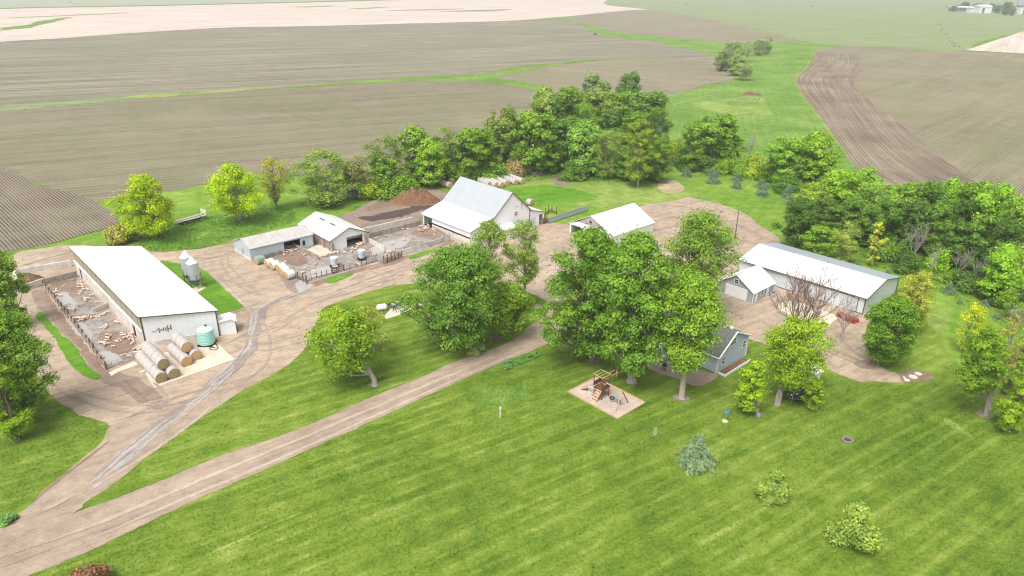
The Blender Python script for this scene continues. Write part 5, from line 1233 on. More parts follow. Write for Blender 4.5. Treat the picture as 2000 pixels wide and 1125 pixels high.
# grey house
HG = G(1398.7, 729.3)
r = thing('house', 'blue grey house with white trimmed windows half hidden by trees', 'house', HG, GRID)
W, L, RG_, e1, hr, e4 = 8.4, 14.5, 4.15, 3.05, 5.95, 4.0
PR = [(0, 0), (W, 0), (W, e4 - .1), (RG_, hr - .12), (0, e1 - .1)]
m_ = MB(); m_.prism(PR, 'y', 0, .2); m_.prism(PR, 'y', L - .2, L); m_.box((.1, L / 2, e1 / 2), (.2, L - .4, e1 - .12)); m_.box((W - .1, L / 2, e4 / 2), (.2, L - .4, e4 - .12)); m_.build('wall', M['siding'], r)
m_ = MB(); m_.slab([(-.3, -.3, e1 - .2), (-.3, L + .3, e1 - .2), (RG_, L + .3, hr), (RG_, -.3, hr)], .12); m_.slab([(W + .3, -.3, e4 - .15), (W + .3, L + .3, e4 - .15), (RG_, L + .3, hr), (RG_, -.3, hr)], .12); rf = m_.build('roof', M['shingle'], r)
m_ = MB(); m_.box((5.2, 7, 6.0), (.7, .7, 1.4)); m_.build('chimney', M['stone'], rf)
m_ = MB(); m_.box((3.2, 9.5, 5.6), (.12, .12, .8)); m_.box((5.0, 1.2, 5.75), (.5, .5, .35)); m_.build('vent', M['trim'], rf)
m_ = MB(); edge(m_, Vector((-.3, -.33, e1 - .2)), Vector((RG_, -.33, hr)), .22, -.04); edge(m_, Vector((W + .3, -.33, e4 - .15)), Vector((RG_, -.33, hr)), .2, -.04); edge(m_, Vector((-.33, -.3, e1 - .2)), Vector((-.33, L + .3, e1 - .2)), .16, -.04)
m_.box((-.03, -.03, e1 / 2 - .1), (.18, .18, e1 - .1)); m_.box((W + .02, -.03, e4 / 2), (.18, .18, e4 - .3)); m_.build('trim', M['trim'], r)
windows(r, [((3.95, 0, 4.2), 1.45, 1.15, 'x', -1), ((1.6, 0, 1.7), .8, 1.25, 'x', -1), ((7.4, 0, 2.6), .75, 1.2, 'x', -1), ((0, 2.4, 1.8), 1.0, 1.1, 'y', -1), ((0, 6.0, 1.8), 1.4, 1.1, 'y', -1), ((0, 11.2, 1.8), 1.0, 1.2, 'y', -1)])
# front dormer
m_ = MB(); m_.prism([(6.3, e1 + .1), (9.1, e1 + .1), (9.1, e1 + 1.5), (7.7, e1 + 2.4), (6.3, e1 + 1.5)], 'x', .5, 1.2) if False else m_.prism([(6.3, e1 - .1), (9.1, e1 - .1), (9.1, e1 + 1.2), (7.7, e1 + 2.1), (6.3, e1 + 1.2)], 'x', .5, 3.2)
dm = m_.build('dormer', M['siding'], r)
m_ = MB(); m_.slab([(.2, 6.05, e1 + 1.08), (3.4, 6.05, e1 + 1.08), (3.4, 7.7, e1 + 2.2), (.2, 7.7, e1 + 2.2)], .08); m_.slab([(.2, 9.35, e1 + 1.08), (3.4, 9.35, e1 + 1.08), (3.4, 7.7, e1 + 2.2), (.2, 7.7, e1 + 2.2)], .08); m_.build('dormer_roof', M['shingle'], dm)
m_ = MB(); edge(m_, Vector((.17, 6.05, e1 + 1.1)), Vector((.17, 7.7, e1 + 2.2)), .16, 0); edge(m_, Vector((.17, 9.35, e1 + 1.1)), Vector((.17, 7.7, e1 + 2.2)), .16, 0)
for yy in (6.9, 8.5): m_.box((.46, yy, e1 + .75), (.08, .08, 1.0))
m_.box((.46, 7.7, e1 + 1.3), (.08, 1.7, .08)); m_.box((.46, 7.7, e1 + .3), (.08, 1.7, .08)); m_.build('dormer_trim', M['trim'], dm)
m_ = MB(); m_.box((.48, 7.7, e1 + .8), (.05, 1.5, .9)); m_.build('dormer_pane', M['glass'], dm)
# porch with white steps
m_ = MB(); m_.box((-1.9, 9.6, .62), (3.6, 3.8, .12)); m_.box((-1.9, 9.6, .3), (3.3, 3.5, .5)); pf = m_.build('porch_deck', M['greywood'], r)
m_ = MB()
for k in range(4): m_.box((-3.85 - .33 * k, 9.2, .58 - .16 * k), (.30, 3.0, .06))
m_.build('porch_step', M['trim'], pf)
m_ = MB()
for k in range(4): m_.box((-3.72 - .33 * k, 9.2, .45 - .16 * k), (.05, 2.9, .16))
m_.build('step_riser', M['black'], pf)
m_ = MB()
m_.tube([(-3.7, 7.65, 1.55), (-5.1, 7.65, .95)], .05, 4); m_.tube([(-3.7, 7.65, .8), (-5.1, 7.65, .2)], .04, 4); m_.box((-5.1, 7.65, .5), (.1, .1, 1.0)); m_.box((-3.7, 7.65, 1.1), (.1, .1, 1.0))
for k in range(7): m_.box((-3.9 - .17 * k, 7.65, 1.05 - .08 * k), (.04, .04, .7))
for s in (7.72,):
    m_.box((-1.9, s, 1.55), (3.6, .07, .07)); m_.box((-1.9, s, .8), (3.6, .05, .05))
    for k in range(22): m_.box((-3.6 + .165 * k, s, 1.18), (.04, .04, .75))
m_.box((-.15, 7.72, 1.9), (.12, .12, 2.5)); m_.box((-3.7, 11.4, 1.9), (.12, .12, 2.5)); m_.build('porch_railing', M['trim'], pf)
# sunken stair well at the right gable
r2 = thing('window_well', 'mulch filled basement well with white kerb at the house gable', 'window well', HG, GRID)
m_ = MB(); m_.box((3.9, -.85, .12), (6.6, 1.1, .16)); m_.build('well_mulch', M['mulch'], r2)
m_ = MB(); m_.box((3.7, -1.5, .2), (7.3, .14, .4)); m_.box((.15, -.85, .18), (.14, 1.25, .36)); m_.build('well_kerb', M['trim'], r2)

# garden shed, trampoline
gp = G(1580, 742)
r = thing('garden_shed', 'little white garden shed with peaked white roof beside the gravel edge', 'shed', gp, GRID - .25)
m_ = MB(); m_.lathe([(1.45, 0), (1.45, 2.0)], 6); m_.build('wall', M['white_wall'], r)
m_ = MB(); m_.lathe([(1.85, 1.95), (1.87, 2.05), (1.2, 2.55), (.55, 2.85), (.5, 3.0), (.0, 3.25)], 6); m_.build('roof', M['white_roof'], r)
m_ = MB(); m_.box((.0, -1.29, 1.0), (.8, .06, 1.7)); m_.build('door', M['trim'], r)
r = thing('trampoline', 'round black trampoline with bent net poles under the trees', 'trampoline', G(1551, 775))
m_ = MB(); m_.lathe([(1.9, .75), (1.9, .8), (.01, .79)], 24); m_.build('jumping_mat', M['black'], r)
m_ = MB(); m_.tube([(2.0 * math.cos(k * math.pi / 12), 2.0 * math.sin(k * math.pi / 12), .78) for k in range(25)], .06, 6); m_.build('frame', M['galv_dark'], r)
for k in range(6):
    t = k * math.pi / 3; m_ = MB(); m_.tube([(2.05 * math.cos(t), 2.05 * math.sin(t), 0), (2.05 * math.cos(t), 2.05 * math.sin(t), 1.7), (1.95 * math.cos(t), 1.95 * math.sin(t), 2.5)], .035, 5); m_.build('pole', M['steel'], r)

# ------------------------------------------------------------------ yard objects
def bin_at(px, hh, rad, label):
    r = thing('feed_bin', label, 'feed bin', G(*px), 0, 'pair of galvanised feed bins')
    k = hh / 6.6
    m_ = MB(); m_.lathe([(rad, 2.0 * k), (rad, 5.4 * k), (rad * 1.03, 5.42 * k)], 24); m_.build('bin_body', M['galv'], r, True)
    m_ = MB(); m_.lathe([(rad * 1.05, 5.4 * k), (.34, 6.3 * k), (.3, 6.45 * k), (0, 6.6 * k)], 24); m_.build('bin_roof', M['trim'], r, True)
    m_ = MB(); m_.lathe([(rad * .99, 2.02 * k), (.25, .75 * k), (.25, .55 * k)], 24); m_.build('hopper', M['galv_dark'], r, True)
    for t in range(5):
        a = t * 2 * math.pi / 5 + .4; m_ = MB(); m_.tube([(rad * 1.04 * math.cos(a), rad * 1.04 * math.sin(a), 0), (rad * 1.04 * math.cos(a), rad * 1.04 * math.sin(a), 3.1 * k)], .06, 4); m_.build('leg', M['galv_dark'], r)
    m_ = MB(); m_.tube([(rad * 1.12, -.3, .1), (rad * 1.12, -.3, 5.4 * k), (.5, -.1, 6.3 * k)], .045, 4); m_.build('ladder', M['steel'], r)
bin_at((384, 562), 6.5, 1.1, 'nearer galvanised feed bin on steel legs beside the hog barn')
bin_at((372, 553), 6.9, 1.1, 'farther galvanised feed bin with a raised cap, half behind its twin')

r = thing('water_tank', 'mint green ribbed plastic tank on the concrete pad at the barn end', 'tank', G(405, 672))
m_ = MB(); pr = [(1.22, .25)]
for k in range(9): pr += [(1.30, .35 + k * .27), (1.30, .50 + k * .27), (1.25, .56 + k * .27)]
pr += [(1.27, 2.75)]; m_.lathe(pr, 28); m_.build('tank_body', M['mint'], r, True)
m_ = MB(); m_.lathe([(1.27, 2.74), (1.05, 2.95), (.35, 3.22), (.33, 3.36), (0, 3.38)], 28); m_.build('tank_top', M['mint_top'], r, True)
m_ = MB(); m_.lathe([(.22, 3.37), (.22, 3.47), (0, 3.48)], 12, (.15, .1, 0)); m_.build('lid', M['black'], r)
m_ = MB(); m_.box((0, 0, .15), (2.4, 2.4, .18)); m_.box((-.9, 0, .05), (.2, 2.4, .1)); m_.box((.9, 0, .05), (.2, 2.4, .1)); m_.build('pallet', M['black'], r)
m_ = MB(); m_.tube([G(418, 668, .6), G(421, 671, .3), G(424, 676, .12), G(426, 680, .1), G(420, 684, .1), G(411, 683, .1), G(409, 680, .1), G(414, 678, .12), G(420, 679, .14)], .07, 6)
tag(m_.build('hose', M['black']), 'black hose coiled on the pad beside the mint green tank', 'hose')

# round bales -----------------------------------------------------
def make_bale(netm, endm, rad=.9, ln=1.5):
    r = thing('round_bale', None, None)
    m_ = MB(); rng = random.Random(3)
    seg = 22; xs = [-ln / 2, -ln / 2 + .05, -ln * .2, ln * .2, ln / 2 - .05, ln / 2]; rs = [rad * .95, rad, rad * 1.015, rad * 1.0, rad, rad * .95]
    n = 0
    for x, q in zip(xs, rs):
        for k in range(seg):
            t = 2 * math.pi * k / seg; z = q * math.sin(t); z = max(z, -rad * .95)
            m_.v.append(Vector((x, q * math.cos(t) * (1.02 if z < 0 else 1), z + rad * .95)))
    for i in range(len(xs) - 1):
        for k in range(seg): m_.f.append((i * seg + k, i * seg + (k + 1) % seg, (i + 1) * seg + (k + 1) % seg, (i + 1) * seg + k))
    m_.build('net_wrap', M[netm], r, True)
    for sg in (-1, 1):
        e = MB(); x = sg * (ln / 2 + .004)
        c = [Vector((x, q * math.cos(2 * math.pi * k / seg), max(q * math.sin(2 * math.pi * k / seg), -rad * .95) + rad * .95)) for q in (rad * .93,) for k in range(seg)]
        c2 = [Vector((x + sg * .05, v.y * .5, (v.z - rad * .95) * .5 + rad * .95)) for v in c]
        e.v = c + c2 + [Vector((x + sg * .03, 0, rad * .95))]
        for k in range(seg):
            a, b_ = k, (k + 1) % seg; e.f.append((a, b_, seg + b_, seg + a) if sg > 0 else (b_, a, seg + a, seg + b_)); e.f.append((seg + a, seg + b_, 2 * seg) if sg > 0 else (seg + b_, seg + a, 2 * seg))
        e.build('straw_end', M[endm], r)
    return r
BALE = {'old': make_bale('net', 'olivestraw'), 'gold': make_bale('net', 'straw'), 'white': make_bale('whitenet', 'straw', .92, 1.6), 'green': make_bale('greennet', 'straw', .92, 1.6), 'back': make_bale('net', 'straw', .9, 1.5)}
used = set()
def bale(kind, loc, rz, label, group):
    o = BALE[kind] if kind not in used else copy_tree(BALE[kind]); used.add(kind)
    o.location = loc; o.rotation_euler = (rt.uniform(-.03, .03), rt.uniform(-.02, .02), rz + rt.uniform(-.03, .03))
    return tag(o, label, 'bale', group)
bd = R(133.3); bv = Vector((math.cos(bd), math.sin(bd), 0))
NTH = ['front', 'second', 'third', 'fourth', 'fifth', 'rear']
def bale_row(kind, front, n, z, what, group, d=bd, step=1.54, dz=None):
    v = Vector((math.cos(d), math.sin(d), 0))
    for k in range(n):
        nm = NTH[k] if k < n - 1 or n == 6 else 'rear'
        bale(kind, front + v * (step * (k + .5)) + Vector((0, 0, z)), d + rt.uniform(-.01, .01), f'{nm} round bale of the {what}', group)
PG = 'round bales on the concrete pad'
b1 = G(318, 748) ; side = Vector((math.cos(bd - R(90)), math.sin(bd - R(90)), 0))
bale_row('old', b1, 6, 0, 'leftmost bottom row on the pad', PG)
bale_row('old', b1 + side * 1.84, 6, 0, 'second bottom row on the pad', PG)
bale_row('old', b1 + side * .92 + bv * 1.1, 5, 1.55, 'row stacked on the two left rows', PG)
b4 = b1 + side * 4.6 + bv * 2.5
bale_row('gold', b4, 4, 0, 'third bottom row with golden face on the pad', PG)
bale_row('gold', b4 + side * 1.84 + bv * .9, 2, 0, 'short right bottom row on the pad', PG)
bale_row('gold', b4 + side * .92 + bv * 1.6, 3, 1.55, 'golden row stacked beside the barn wall', PG)
m_ = MB(); c = G(300, 729) 
for k, (x, y) in enumerate(((405, 0),)): pass
for (px, s_) in (((279, 726), .8), ((365, 712), .5), ((372, 716), .4), ((381, 708), .45)):
    q = G(*px); o_ = MB(); o_.box((0, 0, .06), (1.0 * s_, .7 * s_, .12)); o = o_.build('concrete_chunk', M['pad']); o.location = q; o.rotation_euler = (0, 0, s_ * 9)
    tag(o, {.8: 'flat pale slab lying left of the bale rows', .5: 'broken straw covered chunk before the golden bales', .4: 'smallest broken chunk before the golden bales', .45: 'broken chunk right of the golden bales'}[s_], 'chunk')
PB = 'wrapped bales lined up outside the pig pen'
pd = G(516, 517)
for kd, (x, y), lab in (('green', (507, 515), 'green wrapped bale nearest the blue shed corner'), ('white', (527, 521), 'second bale of the line outside the pig pen'), ('white', (537, 525.5), 'third bale of the line outside the pig pen'), ('white', (550, 530), 'fourth bale of the line outside the pig pen'), ('white', (557, 537), 'fifth bale of the line outside the pig pen'), ('white', (566, 544), 'last bale of the line by the puddle')):
    bale(kd, G(x, y), GRID + R(6), lab, PB)
BG = 'net wrapped bales stored behind the big barn'
bd2 = ang((1020, 357), (988, 344))
for (x, y, n, w) in ((1021, 360, 5, 'rightmost long row behind the big barn'), (1008, 362, 6, 'second row from the right behind the big barn'), (991, 364, 5, 'third row from the right behind the big barn'), (981, 367.5, 5, 'fourth row from the right behind the big barn'), (970, 367.5, 5, 'fifth row from the right behind the big barn'), (957, 366, 4, 'short row just behind the barn ridge')):
    bale_row('back', G(x, y), n, 0, w, BG, bd2)
for (x, y, lab) in ((858, 361, 'single bale farthest left by the mulch pile'), (868, 364, 'second single bale by the mulch pile'), (877, 367, 'single bale touching the barn roof edge'), (883, 358, 'single bale behind the other three')):
    bale('back', G(x, y), bd2 + .1, lab, BG)
bale('back', G(1035, 401), bd2 + .3, 'wrapped bale behind the right wing of the big barn', BG)

# pens, walls, fences ----------------------------------------------
def wallthing(name, pts, th, h, m, label, cat='wall'):
    q = [G(*p) for p in pts]; r = thing(name, label, cat, q[0])
    for a, b in zip(q, q[1:]):
        m_ = MB(q[0]); m_.wall(a, b, th, h); m_.build('wall_panel', M[m], r)
    return r
wallthing('bunker_wall', [(140, 520), (36, 538), (30, 544), (44, 571), (86, 556)], .3, 1.35, 'wallc', 'white concrete bunker wall round the manure heap')
wallthing('pen_wall', [(86, 557), (152, 541)], .25, 1.3, 'dirtywall', 'stained brown wall at the rear of the hog barn pen')
wallthing('pen_divider', [(212, 601), (181, 613)], .18, 1.0, 'wallc', 'short pale divider wall in the hog barn pen')
wallthing('pen_divider', [(263, 699), (280, 696), (300, 690)], .3, 1.1, 'wallc', 'pale wall end beside the bales at the pen corner')
wallthing('silage_wall', [(709, 457), (805, 434)], .3, 1.35, 'wallc', 'outer long concrete wall between the dirt lot and the pens')
wallthing('silage_wall', [(722, 466), (822, 441)], .3, 1.35, 'dirtywall', 'inner stained concrete wall along the pig pen')
wallthing('pen_divider', [(721, 474), (751, 490)], .22, 1.1, 'wallc', 'pale divider wall between the two middle pig pens')
wallthing('pen_divider', [(572, 483), (622, 508)], .3, 1.1, 'dirtywall', 'stained wall running out of the open shed bay')
wallthing('pen_wall', [(519, 505), (552, 496)], .25, .9, 'dirtywall', 'low stained wall under the blue shed')
wallthing('pen_wall', [(519, 505), (534, 514)], .25, .9, 'wood', 'low dark board wall beside the green bale')
wallthing('pen_wall', [(879, 468), (784, 497)], .18, 1.0, 'wallc', 'low concrete pen wall in front of the big barn wing')
wallthing('pen_wall', [(846, 448), (878, 466)], .2, .8, 'dirtywall', 'stained kerb wall below the big barn wing')
def fence(name, pts, label, nposts, ph, pm, rails, rm, th=.07, pr=.09):
    q = [G(*p) for p in pts]; r = thing(name, label, 'fence', q[0]); tot = sum((b - a).length for a, b in zip(q, q[1:]))
    def at(s):
        for a, b in zip(q, q[1:]):
            L = (b - a).length
            if s <= L + 1e-6: return a.lerp(b, s / L)
            s -= L
        return q[-1]
    for k in range(nposts):
        c = at(tot * k / (nposts - 1)); m_ = MB(q[0]); hh = ph * rt.uniform(.85, 1.2); m_.box(c + Vector((0, 0, hh / 2)), (pr * 2, pr * 2, hh), rt.uniform(0, 1)); m_.build('post', M[pm], r)
    for z, w in rails:
        m_ = MB(q[0])
        for a, b in zip(q, q[1:]): m_.wall(a, b, th, w, z)
        m_.build('rail', M[rm], r)
    return r
fence('pen_fence', [(86, 560), (110, 590), (140, 628), (170, 668), (208, 722)], 'row of dark posts along the left side of the hog barn pen', 19, 1.5, 'wood', ((.1, .8),), 'dirtywall', .12, .11)
fence('pipe_gate', [(208, 721), (235, 712), (263, 702)], 'grey pipe gate across the front of the hog barn pen', 6, 1.2, 'steel', ((.25, .05), (.5, .05), (.75, .05), (1.0, .06)), 'steel', .05, .04)
fence('pen_fence', [(598, 549), (640, 538), (658, 533)], 'wire fence with thin posts at the puddle end of the pig pen', 7, 1.3, 'wood', ((.1, .35), (1.0, .04)), 'greywood', .05, .06)
fence('board_gate', [(650, 536), (672, 529)], 'dark board gate in the south fence beside the feeder', 3, 1.5, 'wood', ((.3, .16), (.7, .16), (1.1, .16)), 'wood')
fence('pen_fence', [(672, 529), (712, 519), (724, 513)], 'thin post fence between the dark gate and the cattle gates', 6, 1.2, 'wood', ((.05, .3), (1.0, .04)), 'greywood', .05, .06)
fence('pen_fence', [(724, 514), (736, 509), (745, 514), (752, 516)], 'light panel gates at the bend of the pen fence', 5, 1.5, 'greywood', ((.25, .1), (.6, .1), (.95, .1)), 'greywood')
fence('board_gate', [(750, 516), (770, 509), (785, 503)], 'heavy board gates with dark posts at the middle of the pens', 6, 1.7, 'wood', ((.2, .16), (.5, .14), (.8, .14), (1.1, .14)), 'wood')
fence('pen_fence', [(772, 495), (795, 492), (828, 484), (846, 480), (879, 469)], 'board fence on posts in front of the barn wing pen', 8, 1.6, 'greywood', ((1.05, .12),), 'greywood')
fence('pen_fence', [(572, 541), (596, 552), (600, 556)], 'dark rails and posts beside the puddle', 4, 1.7, 'wood', ((.2, .18), (.7, .18)), 'wood')
fence('lot_fence', [(1060, 425), (1075, 414), (1087, 419)], 'dark board fence of the small lot right of the big barn', 5, 1.9, 'wood', ((.2, .2), (.6, .2)), 'wood')
fence('board_gate', [(1060, 438), (1068, 436)], 'rusty brown gate between the barn wing and the feed bunk', 4, 1.7, 'rust', ((.2, .25), (.6, .25), (1.0, .25)), 'rust')
def bunk(pts, label, w=.9, h=.75):
    a, b = G(*pts[0]), G(*pts[1]); r = thing('feed_bunk', label, 'feed bunk', a); d = (b - a).normalized(); n_ = Vector((-d.y, d.x, 0))
    for s in (-1, 1):
        m_ = MB(a); m_.wall(a + n_ * s * w / 2, b + n_ * s * w / 2, .09, h, .2); m_.build('side_board', M['steel'], r)
    m_ = MB(a); m_.wall(a, b, w - .1, .05, .35); m_.build('trough_bottom', M['galv_dark'], r)
    L = (b - a).length; m_ = MB(a); m_.tube([a + Vector((0, 0, 1.15)), b + Vector((0, 0, 1.15))], .05, 5)
    for k in range(int(L / 2.4) + 1): m_.box(a + d * (k * 2.4 + .2) + Vector((0, 0, .6)), (.1, .1, 1.2))
    m_.build('neck_rail', M['steel'], r)
bunk(((1070, 436), (1145, 411)), 'long grey feed bunk running from the barn wing to the grass', 1.1, .85)
bunk(((1040, 343), (1076, 331)), 'grey feed bunk lying in the weeds left of the brush heap')
bunk(((1104, 338), (1129, 345)), 'short grey feed bunk right of the brush heap')
for (x, y, W, D, H_, m, nm, lab, sd_) in ((62, 552, 6.2, 4.0, 2.4, 'manure', 'manure_heap', 'brown manure heap inside the white bunker wall', 1), (812, 394, 15, 7.5, 4.2, 'mulch', 'mulch_pile', 'big red brown mulch pile behind the pens', 2),
                                         (1055, 342, 3.4, 1.8, 1.1, 'manure', 'junk_heap', 'dark scrap heap in front of the left feed bunk', 3), (1098, 352, 3.6, 2.4, .9, 'manure', 'brush_heap', 'dark brown brush heap between the feed bunks', 4),
                                         (1304, 366, 7.0, 4.0, 1.2, 'bare', 'soil_heap', 'low tan soil heap at the tall trunk', 5), (1462, 185, 9, 3.5, 2.0, 'manure', 'soil_heap', 'dark heap alone in the green valley', 6), (1480, 186, 4, 3, 1.4, 'manure', 'soil_heap', 'smaller dark heap beside the one in the green valley', 7),
                                         (718, 460, 2.2, 1.4, 1.0, 'rust', 'straw_heap', 'rusty brown bedding heap behind the concrete shed corner', 8), (1560, 640, 1.6, 1, .3, 'manure', 'leaf_heap', 'low dark leaf heap under the leafless tree', 9)):
    m_ = MB(); c = G(x, y); n_ = 30; nr = 26
    for i in range(nr + 1):
        for j in range(n_):
            t = 2 * math.pi * j / n_; q = i / nr
            ed = 1 + .22 * noise.noise(Vector((math.cos(t) * 1.5, math.sin(t) * 1.5, sd_ * 3.1)))
            X, Y = math.cos(t) * q * W / 2 * ed, math.sin(t) * q * D / 2 * ed
            z = H_ * (1 - q ** 1.7) * (.8 + .35 * noise.noise(Vector((X * .6, Y * .6, sd_)))) + (.13 * H_ * noise.noise(Vector((X * 2.4, Y * 2.4, sd_))) + .07 * noise.noise(Vector((X * 7, Y * 7, sd_)))) * (1 - q ** 4)
            m_.v.append(Vector((X, Y, max(0, z))))
    for i in range(nr):
        for j in range(n_): j2 = (j + 1) % n_; m_.f.append((i * n_ + j, (i + 1) * n_ + j, (i + 1) * n_ + j2, i * n_ + j2))
    o = m_.build(nm, M[m]); o.location = (c.x, c.y, .03); o.rotation_euler = (0, 0, .15); tag(o, lab, 'heap')

# pig feeders
for (px, hh, lab) in (((653.5, 521), 1.9, 'pale blue drum feeder standing by the south fence'), ((707, 507), 2.0, 'pale blue drum feeder in the middle of the pen')):
    r = thing('pig_feeder', lab, 'feeder', G(*px), 0, 'pale blue drum feeders')
    m_ = MB(); m_.lathe([(.62, .45), (.76, 1.0), (.76, 1.3), (.78, 1.33), (.78, hh + .15)], 18); m_.build('drum', M['bluefeed'], r, True)
    m_ = MB(); m_.lathe([(.82, hh + .15), (.82, hh + .2), (.15, hh + .38), (0, hh + .38)], 18); m_.build('lid', M['trim'], r, True)
    m_ = MB(); m_.lathe([(.95, 0), (1.0, .3), (.85, .3), (.7, .1)], 18); m_.build('trough', M['black'], r, True)

# pigs -------------------------------------------------------------
def make_pig(seed, pose='stand'):
    rng = random.Random(seed); lie = pose == 'lie'
    bm_v = [(0, 0, 0)]; ed = []; rad = [(.19, .19)]
    def add(p, r_, par):
        bm_v.append(p); rad.append((r_, r_)); ed.append((par, len(bm_v) - 1)); return len(bm_v) - 1
    c1 = add((.25, 0, .01), .19, 0); c2 = add((.45, 0, .02), .165, c1); nk = add((.60, 0, .05), .125, c2); hd = add((.74, 0, .02), .105, nk); sn = add((.88, 0, -.05), .055, hd)
    r1 = add((-.25, 0, .01), .195, 0); r2 = add((-.46, 0, -.01), .15, r1); add((-.56, 0, .10), .022, r2)
    for s in (-1, 1):
        add((.67, s * .10, .15), .03, hd)
        if lie:
            k = add((.42, s * .2, -.1), .06, c2); add((.60, s * .26, -.17), .035, k)
            k = add((-.42, s * .2, -.08), .08, r2); add((-.28, s * .28, -.17), .04, k)
        else:
            k = add((.43, s * .12, -.20), .065, c2); k = add((.45 + rng.uniform(-.08, .08), s * .12, -.36), .038, k); add((.45, s * .12, -.47), .036, k)
            k = add((-.43, s * .13, -.16), .09, r2); k = add((-.50 + rng.uniform(-.06, .06), s * .13, -.33), .04, k); add((-.45, s * .13, -.47), .036, k)
    me = bpy.data.meshes.new('pig'); me.from_pydata(bm_v, ed, [])
    o = bpy.data.objects.new('pig', me); COL.objects.link(o)
    sk = o.modifiers.new('s', 'SKIN')
    for i, sv in enumerate(me.skin_vertices[0].data):
        sv.radius = rad[i]; sv.use_root = i == 0
    o.modifiers.new('d', 'SUBSURF').levels = 1
    dg = bpy.context.evaluated_depsgraph_get(); dg.update()
    nm = bpy.data.meshes.new_from_object(o.evaluated_get(dg)); bpy.data.objects.remove(o)
    z0 = min(v.co.z for v in nm.vertices)
    for v in nm.vertices: v.co.z -= z0
    nm.materials.clear(); nm.materials.append(M['pig']); nm.name = 'pig'
    nm.polygons.foreach_set('use_smooth', [True] * len(nm.polygons))
    return nm
PM = [make_pig(1), make_pig(2), make_pig(3), make_pig(4, 'lie')]
def pigs(pts, ox, oy, sc, label, group, ang0=None, lie=.25):
    for (x, y) in pts:
        g = G(ox + x / sc, oy + y / sc + 1.6)
        o = bpy.data.objects.new('pig', PM[3] if rt.random() < lie else rt.choice(PM[:3])); COL.objects.link(o)
        o.location = (g.x, g.y, .085); o.rotation_euler = (0, 0, rt.uniform(0, 6.28) if ang0 is None else ang0 + rt.gauss(0, .5) + (math.pi if rt.random() < .5 else 0))
        s = rt.uniform(.60, .80); o.scale = (s, s * 1.05, s * 1.05); d = rt.uniform(.84, 1.08)
        o.color = (.80 * d, .62 * d, .53 * d, 1) if rt.random() < .85 else (.50 * d, .38 * d, .30 * d, 1)
        tag(o, label, 'pig', group)
HB_ = 'pigs in the hog barn pen'
Z = (60, 520, 5.112)
pigs([(437, 140)], *Z, 'lone pig at the rear wall beside the barn doorway', HB_)
pigs([(335, 195)], *Z, 'lone pig in the brown bedding at the rear of the hog barn pen', HB_)
pigs([(168, 215)], *Z, 'pig standing in the rear left corner of the hog barn pen', HB_)
pigs([(262, 240), (262, 262), (238, 285), (300, 300), (290, 285), (195, 265), (225, 270), (245, 300)], *Z, 'pig in the loose group at the rear left of the hog barn pen', HB_)
pigs([(485, 165), (497, 185), (478, 212), (512, 190), (520, 212), (530, 232), (566, 240), (545, 238), (505, 160), (525, 205)], *Z, 'pig crowding the rear doorway of the hog barn', HB_)
pigs([(500, 262), (490, 275)], *Z, 'pig just off the crowd at the rear barn doorway', HB_)
pigs([(612, 295)], *Z, 'pig hugging the barn wall, first past the rear crowd', HB_); pigs([(675, 357)], *Z, 'pig hugging the barn wall just before the divider', HB_)
pigs([(560, 318), (548, 350), (572, 330)], *Z, 'pig of the trio in the middle of the rear hog pen', HB_)
pigs([(375, 385)], *Z, 'left pig of two walking on wet concrete', HB_); pigs([(473, 388)], *Z, 'right pig of two walking on wet concrete', HB_)
pigs([(330, 405), (330, 435), (322, 420)], *Z, 'pig against the left posts before the divider', HB_)
pigs([(392, 438), (437, 435)], *Z, 'pig of the pair on the wet floor before the divider', HB_)
pigs([(400, 525), (415, 540), (465, 510), (480, 530), (495, 520), (510, 525), (525, 525), (540, 515), (548, 530), (455, 525), (535, 535), (580, 500), (605, 510), (620, 505), (430, 530), (500, 540)], *Z, 'pig in the line along the pen divider, left part', HB_)
pigs([(645, 475), (662, 495), (690, 498), (710, 490), (725, 488), (745, 465), (765, 470), (680, 505)], *Z, 'pig lying against the pale pen divider wall', HB_, GRID, .7)
pigs([(858, 567)], *Z, 'lone pig by the barn wall past the divider', HB_)
pigs([(700, 615), (745, 610), (762, 600), (750, 622)], *Z, 'pig of the small group in the middle of the front hog pen', HB_)
pigs([(775, 690), (800, 697), (765, 725), (770, 745), (705, 770), (738, 772), (770, 782), (740, 785), (785, 720)], *Z, 'pig rooting in the bedding, left group of the front hog pen', HB_)
pigs([(830, 808)], *Z, 'pig in front of the bedding groups', HB_)
pigs([(868, 760), (885, 735), (912, 680), (935, 700), (930, 722), (950, 695), (970, 675), (985, 712), (1000, 690), (1015, 715), (1005, 725), (900, 740), (960, 715), (995, 735)], *Z, 'pig crowding the front doorway of the hog barn', HB_)
pigs([(1030, 750), (1018, 778)], *Z, 'pig of the pair by the barn wall near the front doorway', HB_)
pigs([(1092, 795), (1070, 815), (1050, 832), (1085, 820), (1062, 830)], *Z, 'pig of the huddle in the pen corner beside the bales', HB_, None, .8)
pigs([(935, 885)], *Z, 'pig standing in the water at the pipe gate', HB_); pigs([(995, 905)], *Z, 'pig at the right end of the pipe gate', HB_); pigs([(720, 920)], *Z, 'pig at the left end of the pipe gate', HB_)
MP = 'pigs in the middle pens'
Z = (450, 400, 7.032)
pigs([(740, 695), (775, 655), (745, 630), (765, 620), (800, 600), (825, 590), (850, 580), (830, 640), (855, 640), (860, 605), (890, 620), (915, 625), (780, 580), (810, 575), (845, 615), (790, 635), (930, 625), (875, 590)], *Z, 'pig packed in the open bay of the blue shed', MP)
